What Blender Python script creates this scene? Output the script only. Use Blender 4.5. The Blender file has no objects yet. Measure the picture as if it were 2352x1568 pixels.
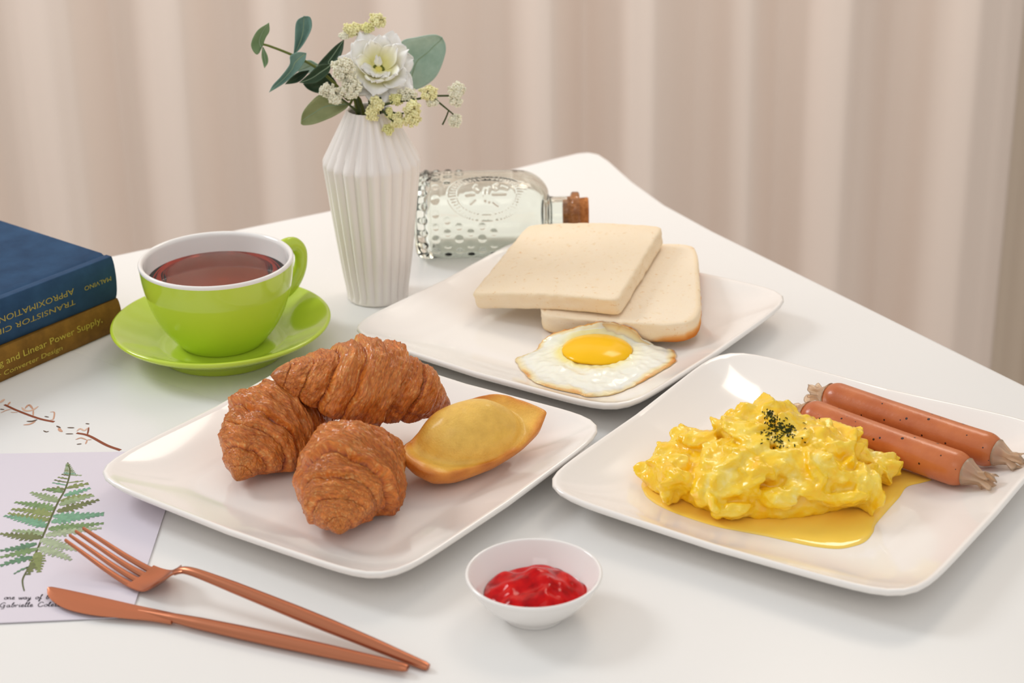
import bpy, bmesh, math, random
import numpy as np
from mathutils import Vector, Matrix, noise
from mathutils.bvhtree import BVHTree
random.seed(7)
R = math.radians
SC = bpy.context.scene
COL = SC.collection
T = 0.75                      # height of the table top above the floor

# ------------------------------------------------------------------ camera
PW, PH, FPX = 2352.0, 1568.0, 4371.4
PITCH, ROLL, CH = R(23.974), R(-1.0), 0.541
fw = Vector((0, math.cos(PITCH), -math.sin(PITCH)))
u0 = Vector((0, math.sin(PITCH), math.cos(PITCH)))
r0 = Vector((1, 0, 0))
rt = math.cos(ROLL) * r0 + math.sin(ROLL) * u0
up = -math.sin(ROLL) * r0 + math.cos(ROLL) * u0
EYE = Vector((0, 0, CH))
cam = bpy.data.cameras.new('camera')
cam.sensor_width = 36.0
cam.lens = FPX / PW * 36.0
cam.clip_start, cam.clip_end = 0.05, 50
cam.dof.use_dof = True
cam.dof.focus_distance = 1.18
cam.dof.aperture_fstop = 10.0
camo = bpy.data.objects.new('camera', cam)
COL.objects.link(camo)
m3 = Matrix((rt, up, -fw)).transposed()
camo.matrix_world = Matrix.Translation(EYE + Vector((0, 0, T))) @ m3.to_4x4()
SC.camera = camo

# ------------------------------------------------------------------ world, lights, exposure
w = bpy.data.worlds.new('room_light')
SC.world = w
w.use_nodes = True
bg = w.node_tree.nodes['Background']
bg.inputs['Color'].default_value = (1.0, 0.995, 0.982, 1)
bg.inputs['Strength'].default_value = 0.71

def area(name, loc, target, size, power, col):
    l = bpy.data.lights.new(name, 'AREA')
    l.shape = 'SQUARE'
    l.size = size
    l.energy = power
    l.color = col
    o = bpy.data.objects.new(name, l)
    COL.objects.link(o)
    o.location = loc
    d = Vector(target) - Vector(loc)
    o.rotation_euler = d.to_track_quat('-Z', 'Y').to_euler()
    return o
area('softbox_left', (-1.55, 1.75, T + 1.30), (0, 1.1, T), 0.55, 15.0, (0.93, 0.97, 1.0))
area('softbox_right', (0.45, 1.98, T + 1.15), (0, 1.05, T), 0.42, 3.8, (1.0, 0.89, 0.76))
area('softbox_front', (-0.5, -0.9, T + 2.1), (0, 1.4, T), 1.2, 6.0, (1.0, 0.96, 0.92))
area('added_curtain_wash', (-0.1, 1.72, T + 1.00), (-0.1, 2.58, T + 0.50), 1.2, 4.0, (1.0, 0.965, 0.93))  # unseen area light, added to brighten the curtain

SC.view_settings.view_transform = 'Standard'
SC.view_settings.look = 'None'
SC.view_settings.gamma = 1
SC.view_settings.use_curve_mapping = False
SC.view_settings.exposure = -0.06

# ------------------------------------------------------------------ helpers
def ray(px, py):
    return fw + rt * ((px - PW / 2) / FPX) - up * ((py - PH / 2) / FPX)
def P(px, py, z=0.0):
    """table point seen at a pixel of the photograph, at height z above the table top"""
    d = ray(px, py)
    return EYE + d * ((z - EYE.z) / d.z)
def V(px, py, Y):
    """point of the upright plane y = Y seen at a pixel"""
    d = ray(px, py)
    return EYE + d * (Y / d.y)
def n3(x, y, z=0.0):
    return noise.noise(Vector((x, y, z)))
def fbm(x, y, z, o=3):
    return noise.fractal(Vector((x, y, z)), 0.9, 2.0, o)

def srgb(r, g, b):
    f = lambda c: (c / 255) / 12.92 if c / 255 <= 0.04045 else ((c / 255 + 0.055) / 1.055) ** 2.4
    return (f(r), f(g), f(b), 1.0)

def link(name, me, parent=None, loc=None):
    o = bpy.data.objects.new(name, me)
    COL.objects.link(o)
    if parent is not None:
        o.parent = parent
    if loc is not None:
        o.location = loc
    return o
def mesh(name, verts, faces, mat, parent=None, loc=None, smooth=True, col=None, auto=None):
    """one mesh object; verts are relative to loc / parent; col = per-vertex colour attribute"""
    me = bpy.data.meshes.new(name)
    me.from_pydata([tuple(v) for v in verts], [], faces)
    bm = bmesh.new(); bm.from_mesh(me); bmesh.ops.recalc_face_normals(bm, faces=bm.faces); bm.to_mesh(me); bm.free()
    me.update()
    for m in (mat if isinstance(mat, (list, tuple)) else [mat]):
        me.materials.append(m)
    if smooth:
        me.polygons.foreach_set('use_smooth', [True] * len(me.polygons))
        if auto is not None:
            me.set_sharp_from_angle(angle=R(auto))
    if col is not None:
        a = me.color_attributes.new('tone', 'FLOAT_COLOR', 'POINT')
        a.data.foreach_set('color', np.asarray(col, dtype=np.float32).ravel())
    return link(name, me, parent, loc)
def tag(o, label=None, cat=None, group=None, kind=None):
    if label: o['label'] = label
    if cat: o['category'] = cat
    if group: o['group'] = group
    if kind: o['kind'] = kind
    return o
def thing(name, label, cat, loc=(0, 0, 0), rot=(0, 0, 0), group=None):
    o = bpy.data.objects.new(name, None)
    COL.objects.link(o)
    o.empty_display_size = 0.02
    o.location = (loc[0], loc[1], loc[2] + T)
    o.rotation_euler = rot
    return tag(o, label, cat, group)

def grid_faces(nu, nv, close_v=True, off=0, flip=False):
    f = []
    for i in range(nu - 1):
        for j in range(nv if close_v else nv - 1):
            a, b = off + i * nv + j, off + i * nv + (j + 1) % nv
            c, d = b + nv, a + nv
            f.append((a, d, c, b) if flip else (a, b, c, d))
    return f
def lathe(prof, n=96):
    """profile of (r, z) from the bottom axis round to the end; poles where r == 0"""
    vs, fs, rows = [], [], []
    for r, z in prof:
        if r < 1e-7:
            rows.append([len(vs)]); vs.append((0, 0, z))
        else:
            rows.append(list(range(len(vs), len(vs) + n)))
            for j in range(n):
                a = 2 * math.pi * j / n
                vs.append((r * math.cos(a), r * math.sin(a), z))
    for A, B in zip(rows, rows[1:]):
        for j in range(n):
            k = (j + 1) % n
            if len(A) == 1 and len(B) == 1: continue
            if len(A) == 1: fs.append((A[0], B[k], B[j]))
            elif len(B) == 1: fs.append((A[j], A[k], B[0]))
            else: fs.append((A[j], A[k], B[k], B[j]))
    return vs, fs
def spline(pts, n):
    """Catmull-Rom through points (tuples of any length), n samples"""
    p = np.array(pts, float)
    if len(p) == 2:
        t = np.linspace(0, 1, n)[:, None]
        return p[0] * (1 - t) + p[1] * t
    q = np.vstack([2 * p[0] - p[1], p, 2 * p[-1] - p[-2]])
    out = []
    m = len(p) - 1
    for s in np.linspace(0, m, n):
        i = min(int(s), m - 1); t = s - i
        a, b, c, d = q[i], q[i + 1], q[i + 2], q[i + 3]
        out.append(0.5 * ((2 * b) + (-a + c) * t + (2 * a - 5 * b + 4 * c - d) * t * t + (-a + 3 * b - 3 * c + d) * t ** 3))
    return np.array(out)
def closed_spline(pts, n):
    p = np.array(pts, float); m = len(p); out = []
    for s in np.linspace(0, m, n, endpoint=False):
        i = int(s) % m; t = s - int(s)
        a, b, c, d = p[i - 1], p[i], p[(i + 1) % m], p[(i + 2) % m]
        out.append(0.5 * ((2 * b) + (-a + c) * t + (2 * a - 5 * b + 4 * c - d) * t * t + (-a + 3 * b - 3 * c + d) * t ** 3))
    return np.array(out)
def tube(path, radii, n=10, flat=1.0, upv=(0, 0, 1), caps=True):
    """swept round (or flattened) rod along a path; returns verts, faces"""
    path = [Vector(p) for p in path]
    m = len(path)
    if not hasattr(radii, '__len__'): radii = [radii] * m
    vs, fs = [], []
    for i, p in enumerate(path):
        t = (path[min(i + 1, m - 1)] - path[max(i - 1, 0)]).normalized()
        s = t.cross(Vector(upv))
        if s.length < 1e-4: s = t.cross(Vector((1, 0, 0)))
        s.normalize(); u = s.cross(t)
        for j in range(n):
            a = 2 * math.pi * j / n
            vs.append(p + s * (radii[i] * math.cos(a)) + u * (radii[i] * flat * math.sin(a)))
    fs = grid_faces(m, n, True)
    if caps:
        fs.append(tuple(range(n - 1, -1, -1)))
        fs.append(tuple(range((m - 1) * n, m * n)))
    return vs, fs
class MB:
    """collects several shapes into one mesh"""
    def __init__(s): s.v, s.f, s.c = [], [], []
    def add(s, vf, col=None):
        o = len(s.v); s.v += [tuple(v) for v in vf[0]]; s.f += [tuple(i + o for i in f) for f in vf[1]]
        s.c += [col if col is not None else (1, 1, 1, 1)] * len(vf[0])
        return s
    def build(s, name, mat, parent=None, loc=None, smooth=True, use_col=False, auto=None):
        return mesh(name, s.v, s.f, mat, parent, loc, smooth, s.c if use_col else None, auto)
def box(x0, x1, y0, y1, z0, z1):
    v = [(x, y, z) for x in (x0, x1) for y in (y0, y1) for z in (z0, z1)]
    f = [(0, 1, 3, 2), (4, 6, 7, 5), (0, 4, 5, 1), (2, 3, 7, 6), (0, 2, 6, 4), (1, 5, 7, 3)]
    return v, f
def bevel(o, wdt, seg=2):
    b = o.modifiers.new('soft_edges', 'BEVEL'); b.width = wdt; b.segments = seg; b.limit_method = 'ANGLE'
    return o
def prism(outline, z0, z1):
    n = len(outline)
    v = [(x, y, z0) for x, y in outline] + [(x, y, z1) for x, y in outline]
    f = [tuple(range(n - 1, -1, -1)), tuple(range(n, 2 * n))]
    f += [(i, (i + 1) % n, n + (i + 1) % n, n + i) for i in range(n)]
    return v, f

# ------------------------------------------------------------------ materials
def mat(name, color=(0.8, 0.8, 0.8, 1), rough=0.5, spec=0.5, metal=0.0, trans=0.0, ior=1.45, sss=0.0, sssr=(1, .5, .3), sscale=0.005,
        coat=0.0, coatr=0.05, sheen=0.0):
    m = bpy.data.materials.new(name)
    m.use_nodes = True
    b = m.node_tree.nodes['Principled BSDF']
    b.inputs['Base Color'].default_value = color
    b.inputs['Roughness'].default_value = rough
    b.inputs['Specular IOR Level'].default_value = spec
    b.inputs['Metallic'].default_value = metal
    b.inputs['Transmission Weight'].default_value = trans
    b.inputs['IOR'].default_value = ior
    b.inputs['Subsurface Weight'].default_value = sss
    b.inputs['Subsurface Radius'].default_value = sssr
    b.inputs['Subsurface Scale'].default_value = sscale
    b.inputs['Coat Weight'].default_value = coat
    b.inputs['Coat Roughness'].default_value = coatr
    b.inputs['Sheen Weight'].default_value = sheen
    return m
def N(m, typ, **kw):
    n = m.node_tree.nodes.new(typ)
    for k, v in kw.items():
        if k in n.inputs: n.inputs[k].default_value = v
        else: setattr(n, k, v)
    return n
def L(m, a, b): m.node_tree.links.new(a, b)
def bsdf(m): return m.node_tree.nodes['Principled BSDF']
def coords(m, scale=(1, 1, 1)):
    t = N(m, 'ShaderNodeTexCoord'); mp = N(m, 'ShaderNodeMapping')
    mp.inputs['Scale'].default_value = scale
    L(m, t.outputs['Object'], mp.inputs['Vector'])
    return mp.outputs['Vector']
def ramp(m, fac, stops):
    r = N(m, 'ShaderNodeValToRGB')
    e = r.color_ramp.elements
    while len(e) < len(stops): e.new(0.5)
    for i, (p, c) in enumerate(stops):
        e[i].position = p; e[i].color = c
    L(m, fac, r.inputs['Fac'])
    return r.outputs['Color']
def noise_tex(m, scale, detail=3, rough=0.55, vec=None, dist=0.0):
    n = N(m, 'ShaderNodeTexNoise')
    n.inputs['Scale'].default_value = scale; n.inputs['Detail'].default_value = detail
    n.inputs['Roughness'].default_value = rough; n.inputs['Distortion'].default_value = dist
    L(m, vec if vec is not None else coords(m), n.inputs['Vector'])
    return n.outputs['Fac']
def bump(m, height, strength, dist=0.001):
    b = N(m, 'ShaderNodeBump'); b.inputs['Strength'].default_value = strength; b.inputs['Distance'].default_value = dist
    L(m, height, b.inputs['Height']); L(m, b.outputs['Normal'], bsdf(m).inputs['Normal'])
    return b
def mix(m, a, b, fac, blend='MIX'):
    x = N(m, 'ShaderNodeMix', data_type='RGBA', blend_type=blend)
    for s, v in ((x.inputs[0], fac), (x.inputs[6], a), (x.inputs[7], b)):
        if hasattr(v, 'links'): L(m, v, s)
        else: s.default_value = v
    return x.outputs[2]
def attr(m, name='tone'):
    return N(m, 'ShaderNodeAttribute', attribute_name=name).outputs['Color']

M_table = mat('white_laminate', srgb(236, 234, 231), 0.28, 0.45)
bump(M_table, noise_tex(M_table, 900, 2), 0.02, 0.0002)
M_plate = mat('glazed_white_china', srgb(247, 241, 235), 0.12, 0.5, coat=0.3, coatr=0.04)
M_white = mat('glazed_white_porcelain', srgb(244, 240, 236), 0.1, 0.5, coat=0.3, coatr=0.04)
M_lime = mat('lime_green_glaze', srgb(196, 218, 66), 0.12, 0.5, coat=0.4, coatr=0.04)
M_vase = mat('cream_glazed_ceramic', srgb(243, 235, 229), 0.16, 0.5, coat=0.35, coatr=0.06)
M_copper = mat('brushed_rose_copper', srgb(190, 121, 90), 0.32, 0.5, metal=1.0)
c = coords(M_copper, (1, 1, 1))
bump(M_copper, noise_tex(M_copper, 700, 2, vec=coords(M_copper, (0.03, 1, 1))), 0.08, 0.0003)
M_curtain = mat('cream_curtain_cloth', srgb(233, 217, 205), 0.9, 0.1, sheen=0.2)
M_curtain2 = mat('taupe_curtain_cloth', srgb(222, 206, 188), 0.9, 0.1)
M_wall = mat('painted_plaster', srgb(200, 188, 176), 0.85, 0.2)
bump(M_wall, noise_tex(M_wall, 60, 4), 0.1, 0.001)
M_floor = mat('pale_floor', srgb(190, 178, 166), 0.5, 0.4)
L(M_floor, ramp(M_floor, noise_tex(M_floor, 6, 4), [(0.3, srgb(180, 166, 152)), (0.7, srgb(200, 188, 176))]), bsdf(M_floor).inputs['Base Color'])

# ------------------------------------------------------------------ setting: floor, wall, curtains
tag(mesh('floor', *box(-4, 4, -3, 3.3, -0.1, 0), M_floor, smooth=False), kind='structure')
tag(mesh('wall_back', *box(-4, 4, 2.75, 2.85, 0, 2.8), M_wall, smooth=False), kind='structure')

def curtain(name, x0, x1, y, amp, folds, seed, mt, label, lean=0.0, ztop=2.3):
    rnd = random.Random(seed)
    nx, nz = 420, 40
    vs = []
    # fold positions: irregular spacing, irregular depth
    ks = [0.0]
    while ks[-1] < 1.0: ks.append(ks[-1] + rnd.uniform(0.6, 1.4) / folds)
    dep = [rnd.uniform(0.45, 1.0) * (1 if i % 2 else -1) for i in range(len(ks))]
    def f(s):
        for i in range(len(ks) - 1):
            if ks[i] <= s <= ks[i + 1]:
                t = (s - ks[i]) / (ks[i + 1] - ks[i]); t = t * t * (3 - 2 * t)
                return dep[i] * (1 - t) + dep[i + 1] * t
        return dep[-1]
    for k in range(nz + 1):
        z = ztop * k / nz
        for i in range(nx):
            s = i / (nx - 1)
            s2 = min(1, max(0, s + 0.010 * n3(s * 9 + seed, z * 0.9) * (1 - z / ztop * .3)))
            spread = 1.0 + lean * (1 - z / ztop)
            xm = (x0 + x1) / 2
            x = xm + (x0 + (x1 - x0) * s - xm) * spread
            yy = y - amp * f(s2) * (0.75 + 0.25 * (1 - z / ztop)) + 0.009 * n3(x * 26, z * 0.5, seed) + 0.004 * n3(x * 60, z * 0.8, seed + 4)
            vs.append((x, yy, z + 0.012))
    o = mesh(name, vs, grid_faces(nz + 1, nx, False), mt)
    sd = o.modifiers.new('cloth', 'SOLIDIFY'); sd.thickness = 0.0015
    return tag(o, label, 'curtain')
xr = V(2332, 300, 2.22).x
curtain('curtain', -1.35, xr, 2.22, 0.031, 30, 3, M_curtain, 'wide cream curtain hanging in soft folds behind the white table')
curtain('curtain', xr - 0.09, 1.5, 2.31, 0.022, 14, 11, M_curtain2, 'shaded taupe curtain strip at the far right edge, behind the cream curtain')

# ------------------------------------------------------------------ table
edge_px = [(0, 640), (268, 583), (500, 534), (750, 483), (960, 435), (1180, 385), (1280, 360), (1325, 349.5), (1352, 347), (1378, 352), (1402, 368),
           (1455, 415), (1530, 469), (1640, 529), (1785, 600), (2000, 706), (2352, 880)]
edge = [P(*e) for e in edge_px]
outl = [(-1.03, 0.955)] + [(e.x, e.y) for e in edge] + [(0.66, 0.585), (0.67, 0.565), (0.66, 0.55), (-0.40, -0.10), (-0.42, -0.105), (-0.437, -0.09), (-1.035, 0.93)]
tb = thing('table', 'white rounded-corner table that carries the breakfast', 'table', (0, 0, -T))
top = mesh('tabletop', *prism(outl[::-1], T - 0.028, T), M_table, tb, smooth=False)
bevel(top, 0.004, 3)
M_leg = mat('white_metal', srgb(228, 226, 222), 0.35)
for x, y in ((0.05, 1.50), (0.54, 0.60), (-0.90, 0.92), (-0.38, 0.02)):
    mesh('leg', *tube([(x, y, 0), (x, y, T - 0.028)], 0.02, 20), M_leg, tb, auto=40)

# ------------------------------------------------------------------ plates
PP = 9.0
PLATES = {1: (-0.0955, 1.0185, 0.953, 0.1133), 2: (0.0430, 1.2205, 0.935, 0.1150), 3: (0.1725, 0.9960, 0.972, 0.1168)}
S0 = {1: 0.66, 2: 0.58, 3: 0.60}
def plate_local(k, x, y):
    cx, cy, an, a = PLATES[k]
    dx, dy = x - cx, y - cy
    c_, s_ = math.cos(an), math.sin(an)
    return (c_ * dx + s_ * dy) / a, (-s_ * dx + c_ * dy) / a
def ztop(k, lx, ly):
    s = (abs(lx) ** PP + abs(ly) ** PP) ** (1 / PP)
    t = max(0.0, (s - S0[k]) / (1 - S0[k]))
    ex = 1.25 if k == 1 else 1.6
    corner = min(1.2, abs(lx * ly)) * max(0, min(1, t)) ** 2
    return 0.0052 + 0.0135 * min(t, 1.02) ** ex + 0.0030 * corner
def plate_z(k, x, y):
    return ztop(k, *plate_local(k, x, y))
def make_plate(k, label):
    cx, cy, an, a = PLATES[k]
    n = 200
    ss = [0.08, 0.2, 0.35, 0.48] + list(np.linspace(0.56, 0.985, 22))
    angs = []
    for j in range(n):
        u = 2 * math.pi * j / n
        angs.append(u - 0.18 * math.sin(4 * u))      # more points at the corners
    def pt(s, u):
        c_, s_ = math.cos(u), math.sin(u)
        g = (abs(c_) ** PP + abs(s_) ** PP) ** (-1 / PP)
        return s * g * c_, s * g * s_
    vs = [(0, 0, ztop(k, 0, 0))]
    rows = []
    def ring(fn):
        rows.append(len(vs))
        for u in angs: vs.append(fn(u))
    for s in ss:
        ring(lambda u: (*[q * a for q in pt(s, u)], ztop(k, *pt(s, u))))
    for s, dz in ((0.995, -0.0004), (1.003, -0.0016), (1.003, -0.0030), (0.994, -0.0042), (0.978, -0.0048)):
        ring(lambda u: (*[q * a for q in pt(s, u)], ztop(k, *pt(min(s, 1), u)) + dz))
    for s in np.linspace(0.95, 0.66, 8):
        ring(lambda u: (*[q * a for q in pt(s, u)], max(0.0016, ztop(k, *pt(s, u)) - 0.0050)))
    for s, z in ((0.645, 0.0), (0.61, 0.0), (0.60, 0.0014), (0.3, 0.0014)):
        ring(lambda u: (*[q * a for q in pt(s, u)], z))
    b = len(vs); vs.append((0, 0, 0.0014))
    fs = [(0, rows[0] + j, rows[0] + (j + 1) % n) for j in range(n)]
    for r1, r2 in zip(rows, rows[1:]):
        for j in range(n):
            q = (j + 1) % n
            fs.append((r1 + j, r2 + j, r2 + q, r1 + q))
    fs += [(b, rows[-1] + (j + 1) % n, rows[-1] + j) for j in range(n)]
    o = mesh('square_plate', vs, fs, M_plate, None, (cx, cy, T))
    o.rotation_euler = (0, 0, an)
    return tag(o, label, 'plate', 'square white plates')
make_plate(1, 'square white plate carrying the croissants and the madeleine')
make_plate(2, 'square white plate carrying the toast and the fried egg')
make_plate(3, 'square white plate carrying the scrambled egg and the sausages')

# ------------------------------------------------------------------ croissants
M_cro = mat('baked_flaky_crust', rough=0.34, spec=0.45, sss=0.08, sssr=(1, .4, .15), sscale=0.003, coat=0.4, coatr=0.16)
ca = N(M_cro, 'ShaderNodeSeparateColor'); L(M_cro, attr(M_cro), ca.inputs['Color'])
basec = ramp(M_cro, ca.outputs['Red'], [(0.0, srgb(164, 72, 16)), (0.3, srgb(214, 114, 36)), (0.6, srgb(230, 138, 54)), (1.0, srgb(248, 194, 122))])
cv_ = N(M_cro, 'ShaderNodeCombineXYZ'); L(M_cro, ca.outputs['Green'], cv_.inputs['X']); L(M_cro, ca.outputs['Blue'], cv_.inputs['Y'])
mp_ = N(M_cro, 'ShaderNodeMapping'); mp_.inputs['Scale'].default_value = (34, 7, 1); L(M_cro, cv_.outputs[0], mp_.inputs['Vector'])
streak = noise_tex(M_cro, 2.2, 6, 0.68, vec=mp_.outputs['Vector'], dist=1.6)
nz = ramp(M_cro, streak, [(0.32, (0.58, 0.48, 0.38, 1)), (0.47, (0.92, 0.88, 0.84, 1)), (0.56, (1.05, 1.03, 1.0, 1)), (0.70, (1.35, 1.30, 1.22, 1))])
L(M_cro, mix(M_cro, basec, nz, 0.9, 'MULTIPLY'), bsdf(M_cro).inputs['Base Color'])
fine = noise_tex(M_cro, 420, 4, 0.6, dist=1.0)
hsum = N(M_cro, 'ShaderNodeMath', operation='MULTIPLY_ADD'); L(M_cro, fine, hsum.inputs[0]); hsum.inputs[1].default_value = 0.25; L(M_cro, streak, hsum.inputs[2])
bump(M_cro, hsum.outputs[0], 1.0, 0.0017)

def croissant(E0, E1, bend, Rm, seed, label, roll=0.0, tipl=(1, 1), fat=1.0):
    E0, E1, bend = Vector(E0), Vector(E1), Vector(bend)
    mid = (E0 + E1) / 2
    root_loc = Vector((mid.x, mid.y, min(E0.z, E1.z) - Rm * 0.6))
    nu, na = 300, 168
    edges = [0.0, 0.22, 0.46, 0.68, 0.86, 1.0]
    vs, cols = [], []
    for i in range(nu):
        u = -1 + 2 * (i + 0.5) / nu
        u = math.sin(u * math.pi / 2) * 0.35 + u * 0.65
        p = E0.lerp(E1, (u + 1) / 2) + bend * (1 - u * u)
        t = ((E1 - E0) - bend * (4 * u)).normalized() if False else ((E1 - E0) / 2 - bend * (2 * u)).normalized()
        sdir = t.cross(Vector((0, 0, 1))).normalized()
        udir = sdir.cross(t)
        for j in range(na):
            a = 2 * math.pi * j / na
            ca_, sa_ = math.cos(a), math.sin(a)
            # wrapped layers lean into chevrons
            lean = 0.07 * math.sin(a + roll) + 0.03 * math.sin(2 * a + seed) + 0.05 * n3(ca_ * 1.5, sa_ * 1.5, u * 2.2 + seed)
            au = abs(u + lean * (1 - u * u))
            au = min(au, 0.9999)
            for q in range(len(edges) - 1):
                if edges[q] <= au <= edges[q + 1]: break
            w_ = edges[q + 1] - edges[q]
            fr = (au - edges[q]) / w_
            tipk = tipl[0] if u < 0 else tipl[1]
            side_ = 1 if u + lean > 0 else 2
            lobe = 0.05 * math.sin(seed * 7.3 + q * 4.1 * side_) + 0.05 * math.sin(a + q * 2.2 * side_ + seed)
            if q == 0: lobe = 0.06
            base = Rm * (0.17 * tipk + (1 - 0.17 * tipk) * max(0, math.cos(au * math.pi / 2)) ** 1.0) * max(0, 1 - abs(u) ** 7) ** 0.5
            if q == 0 : fr2 = 0.55 + 0.45 * fr
            else: fr2 = fr
            # each band swells, then drops at its outer lip
            lip = 1.0 - max(0, (fr - 0.9) / 0.1) ** 1.5
            step = (0.12 * fr2 ** 0.8 - 0.05) * lip - 0.055 * (1 - lip)
            bulge = 0.05 * math.sin(math.pi * fr)
            P3 = (u * 46 + lean * 20, ca_ * 2.2, sa_ * 2.2 + seed)
            stri = noise.noise(Vector((au * 150 + seed, ca_ * 1.7, sa_ * 1.7)))
            stri2 = noise.noise(Vector((au * 74 + seed * 2, ca_ * 1.6, sa_ * 1.6)))
            fq = 5.5 * noise.fractal(Vector((u * 6.5 + seed, ca_ * 1.9, sa_ * 1.9)), 0.9, 2.1, 4) + 0.5 * stri2
            fi = math.floor(fq); fm = fq - fi
            flake = (fi + max(0, (fm - 0.80) / 0.20) ** 1.5) / 5.5
            fedge = max(0, 1 - abs(fm - 0.86) / 0.14)
            fl = abs(noise.noise(Vector((u * 34 + 9, ca_ * 8, sa_ * 8 + seed))))
            big = noise.noise(Vector((u * 3.2, ca_ * 1.1, sa_ * 1.1 + seed * 3)))
            gate = 0.35 + 0.65 * max(0, min(1, (fr - 0.25) * 1.6))
            d = step * 1.05 + bulge + lobe + 0.014 * stri * gate + 0.012 * stri2 + 0.105 * flake + 0.022 * (fl - 0.2) + 0.09 * big
            r = base * (1 + d * 1.15)
            zz = sa_ * r
            if zz < -0.62 * base: zz = -0.62 * base + (zz + 0.62 * base) * 0.25
            v = p + sdir * (ca_ * r * fat) + udir * zz
            vs.append(v - root_loc)
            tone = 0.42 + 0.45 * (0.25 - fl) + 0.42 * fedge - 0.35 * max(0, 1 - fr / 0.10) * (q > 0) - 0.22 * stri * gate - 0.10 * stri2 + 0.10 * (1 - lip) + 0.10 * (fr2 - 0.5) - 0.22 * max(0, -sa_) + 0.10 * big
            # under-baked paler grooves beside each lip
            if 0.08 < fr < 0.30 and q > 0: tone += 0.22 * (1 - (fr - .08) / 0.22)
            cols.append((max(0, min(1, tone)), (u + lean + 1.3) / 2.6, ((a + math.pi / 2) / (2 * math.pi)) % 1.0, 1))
    fs = grid_faces(nu, na, True)
    k = len(vs)
    vs.append((E0 - root_loc) + (E0 - E1).normalized() * 0.0006); vs.append((E1 - root_loc) + (E1 - E0).normalized() * 0.0006)
    cols += [(0.3, 0, 0, 1)] * 2
    fs += [(k, (j + 1) % na, j) for j in range(na)]
    o0 = (nu - 1) * na
    fs += [(k + 1, o0 + j, o0 + (j + 1) % na) for j in range(na)]
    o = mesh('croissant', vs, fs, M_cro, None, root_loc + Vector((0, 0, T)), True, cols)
    return tag(o, label, 'croissant', 'croissants on the square plate')

croissant(P(782, 1226, 0.0165), (-0.0640, 1.008, 0.0235), (-0.013, 0.0, 0.008), 0.0290, 1.3, 'front croissant with its narrow rounded tip towards the viewer', 0.3, (1.0, 0.9), 0.95)
croissant(P(545, 1104, 0.0150), (-0.1080, 1.062, 0.022), (-0.010, 0.006, 0.008), 0.0265, 4.1, 'croissant lying under the top one, nearest the left corner of the plate', 0.9, (1.0, 0.9), 1.0)
croissant(P(622, 862, 0.0640), P(1034, 930, 0.0260), (0.004, -0.002, 0.003), 0.0262, 8.7, 'topmost croissant, resting across the two others', 2.2, (1.15, 1.0), 1.0)

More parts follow.
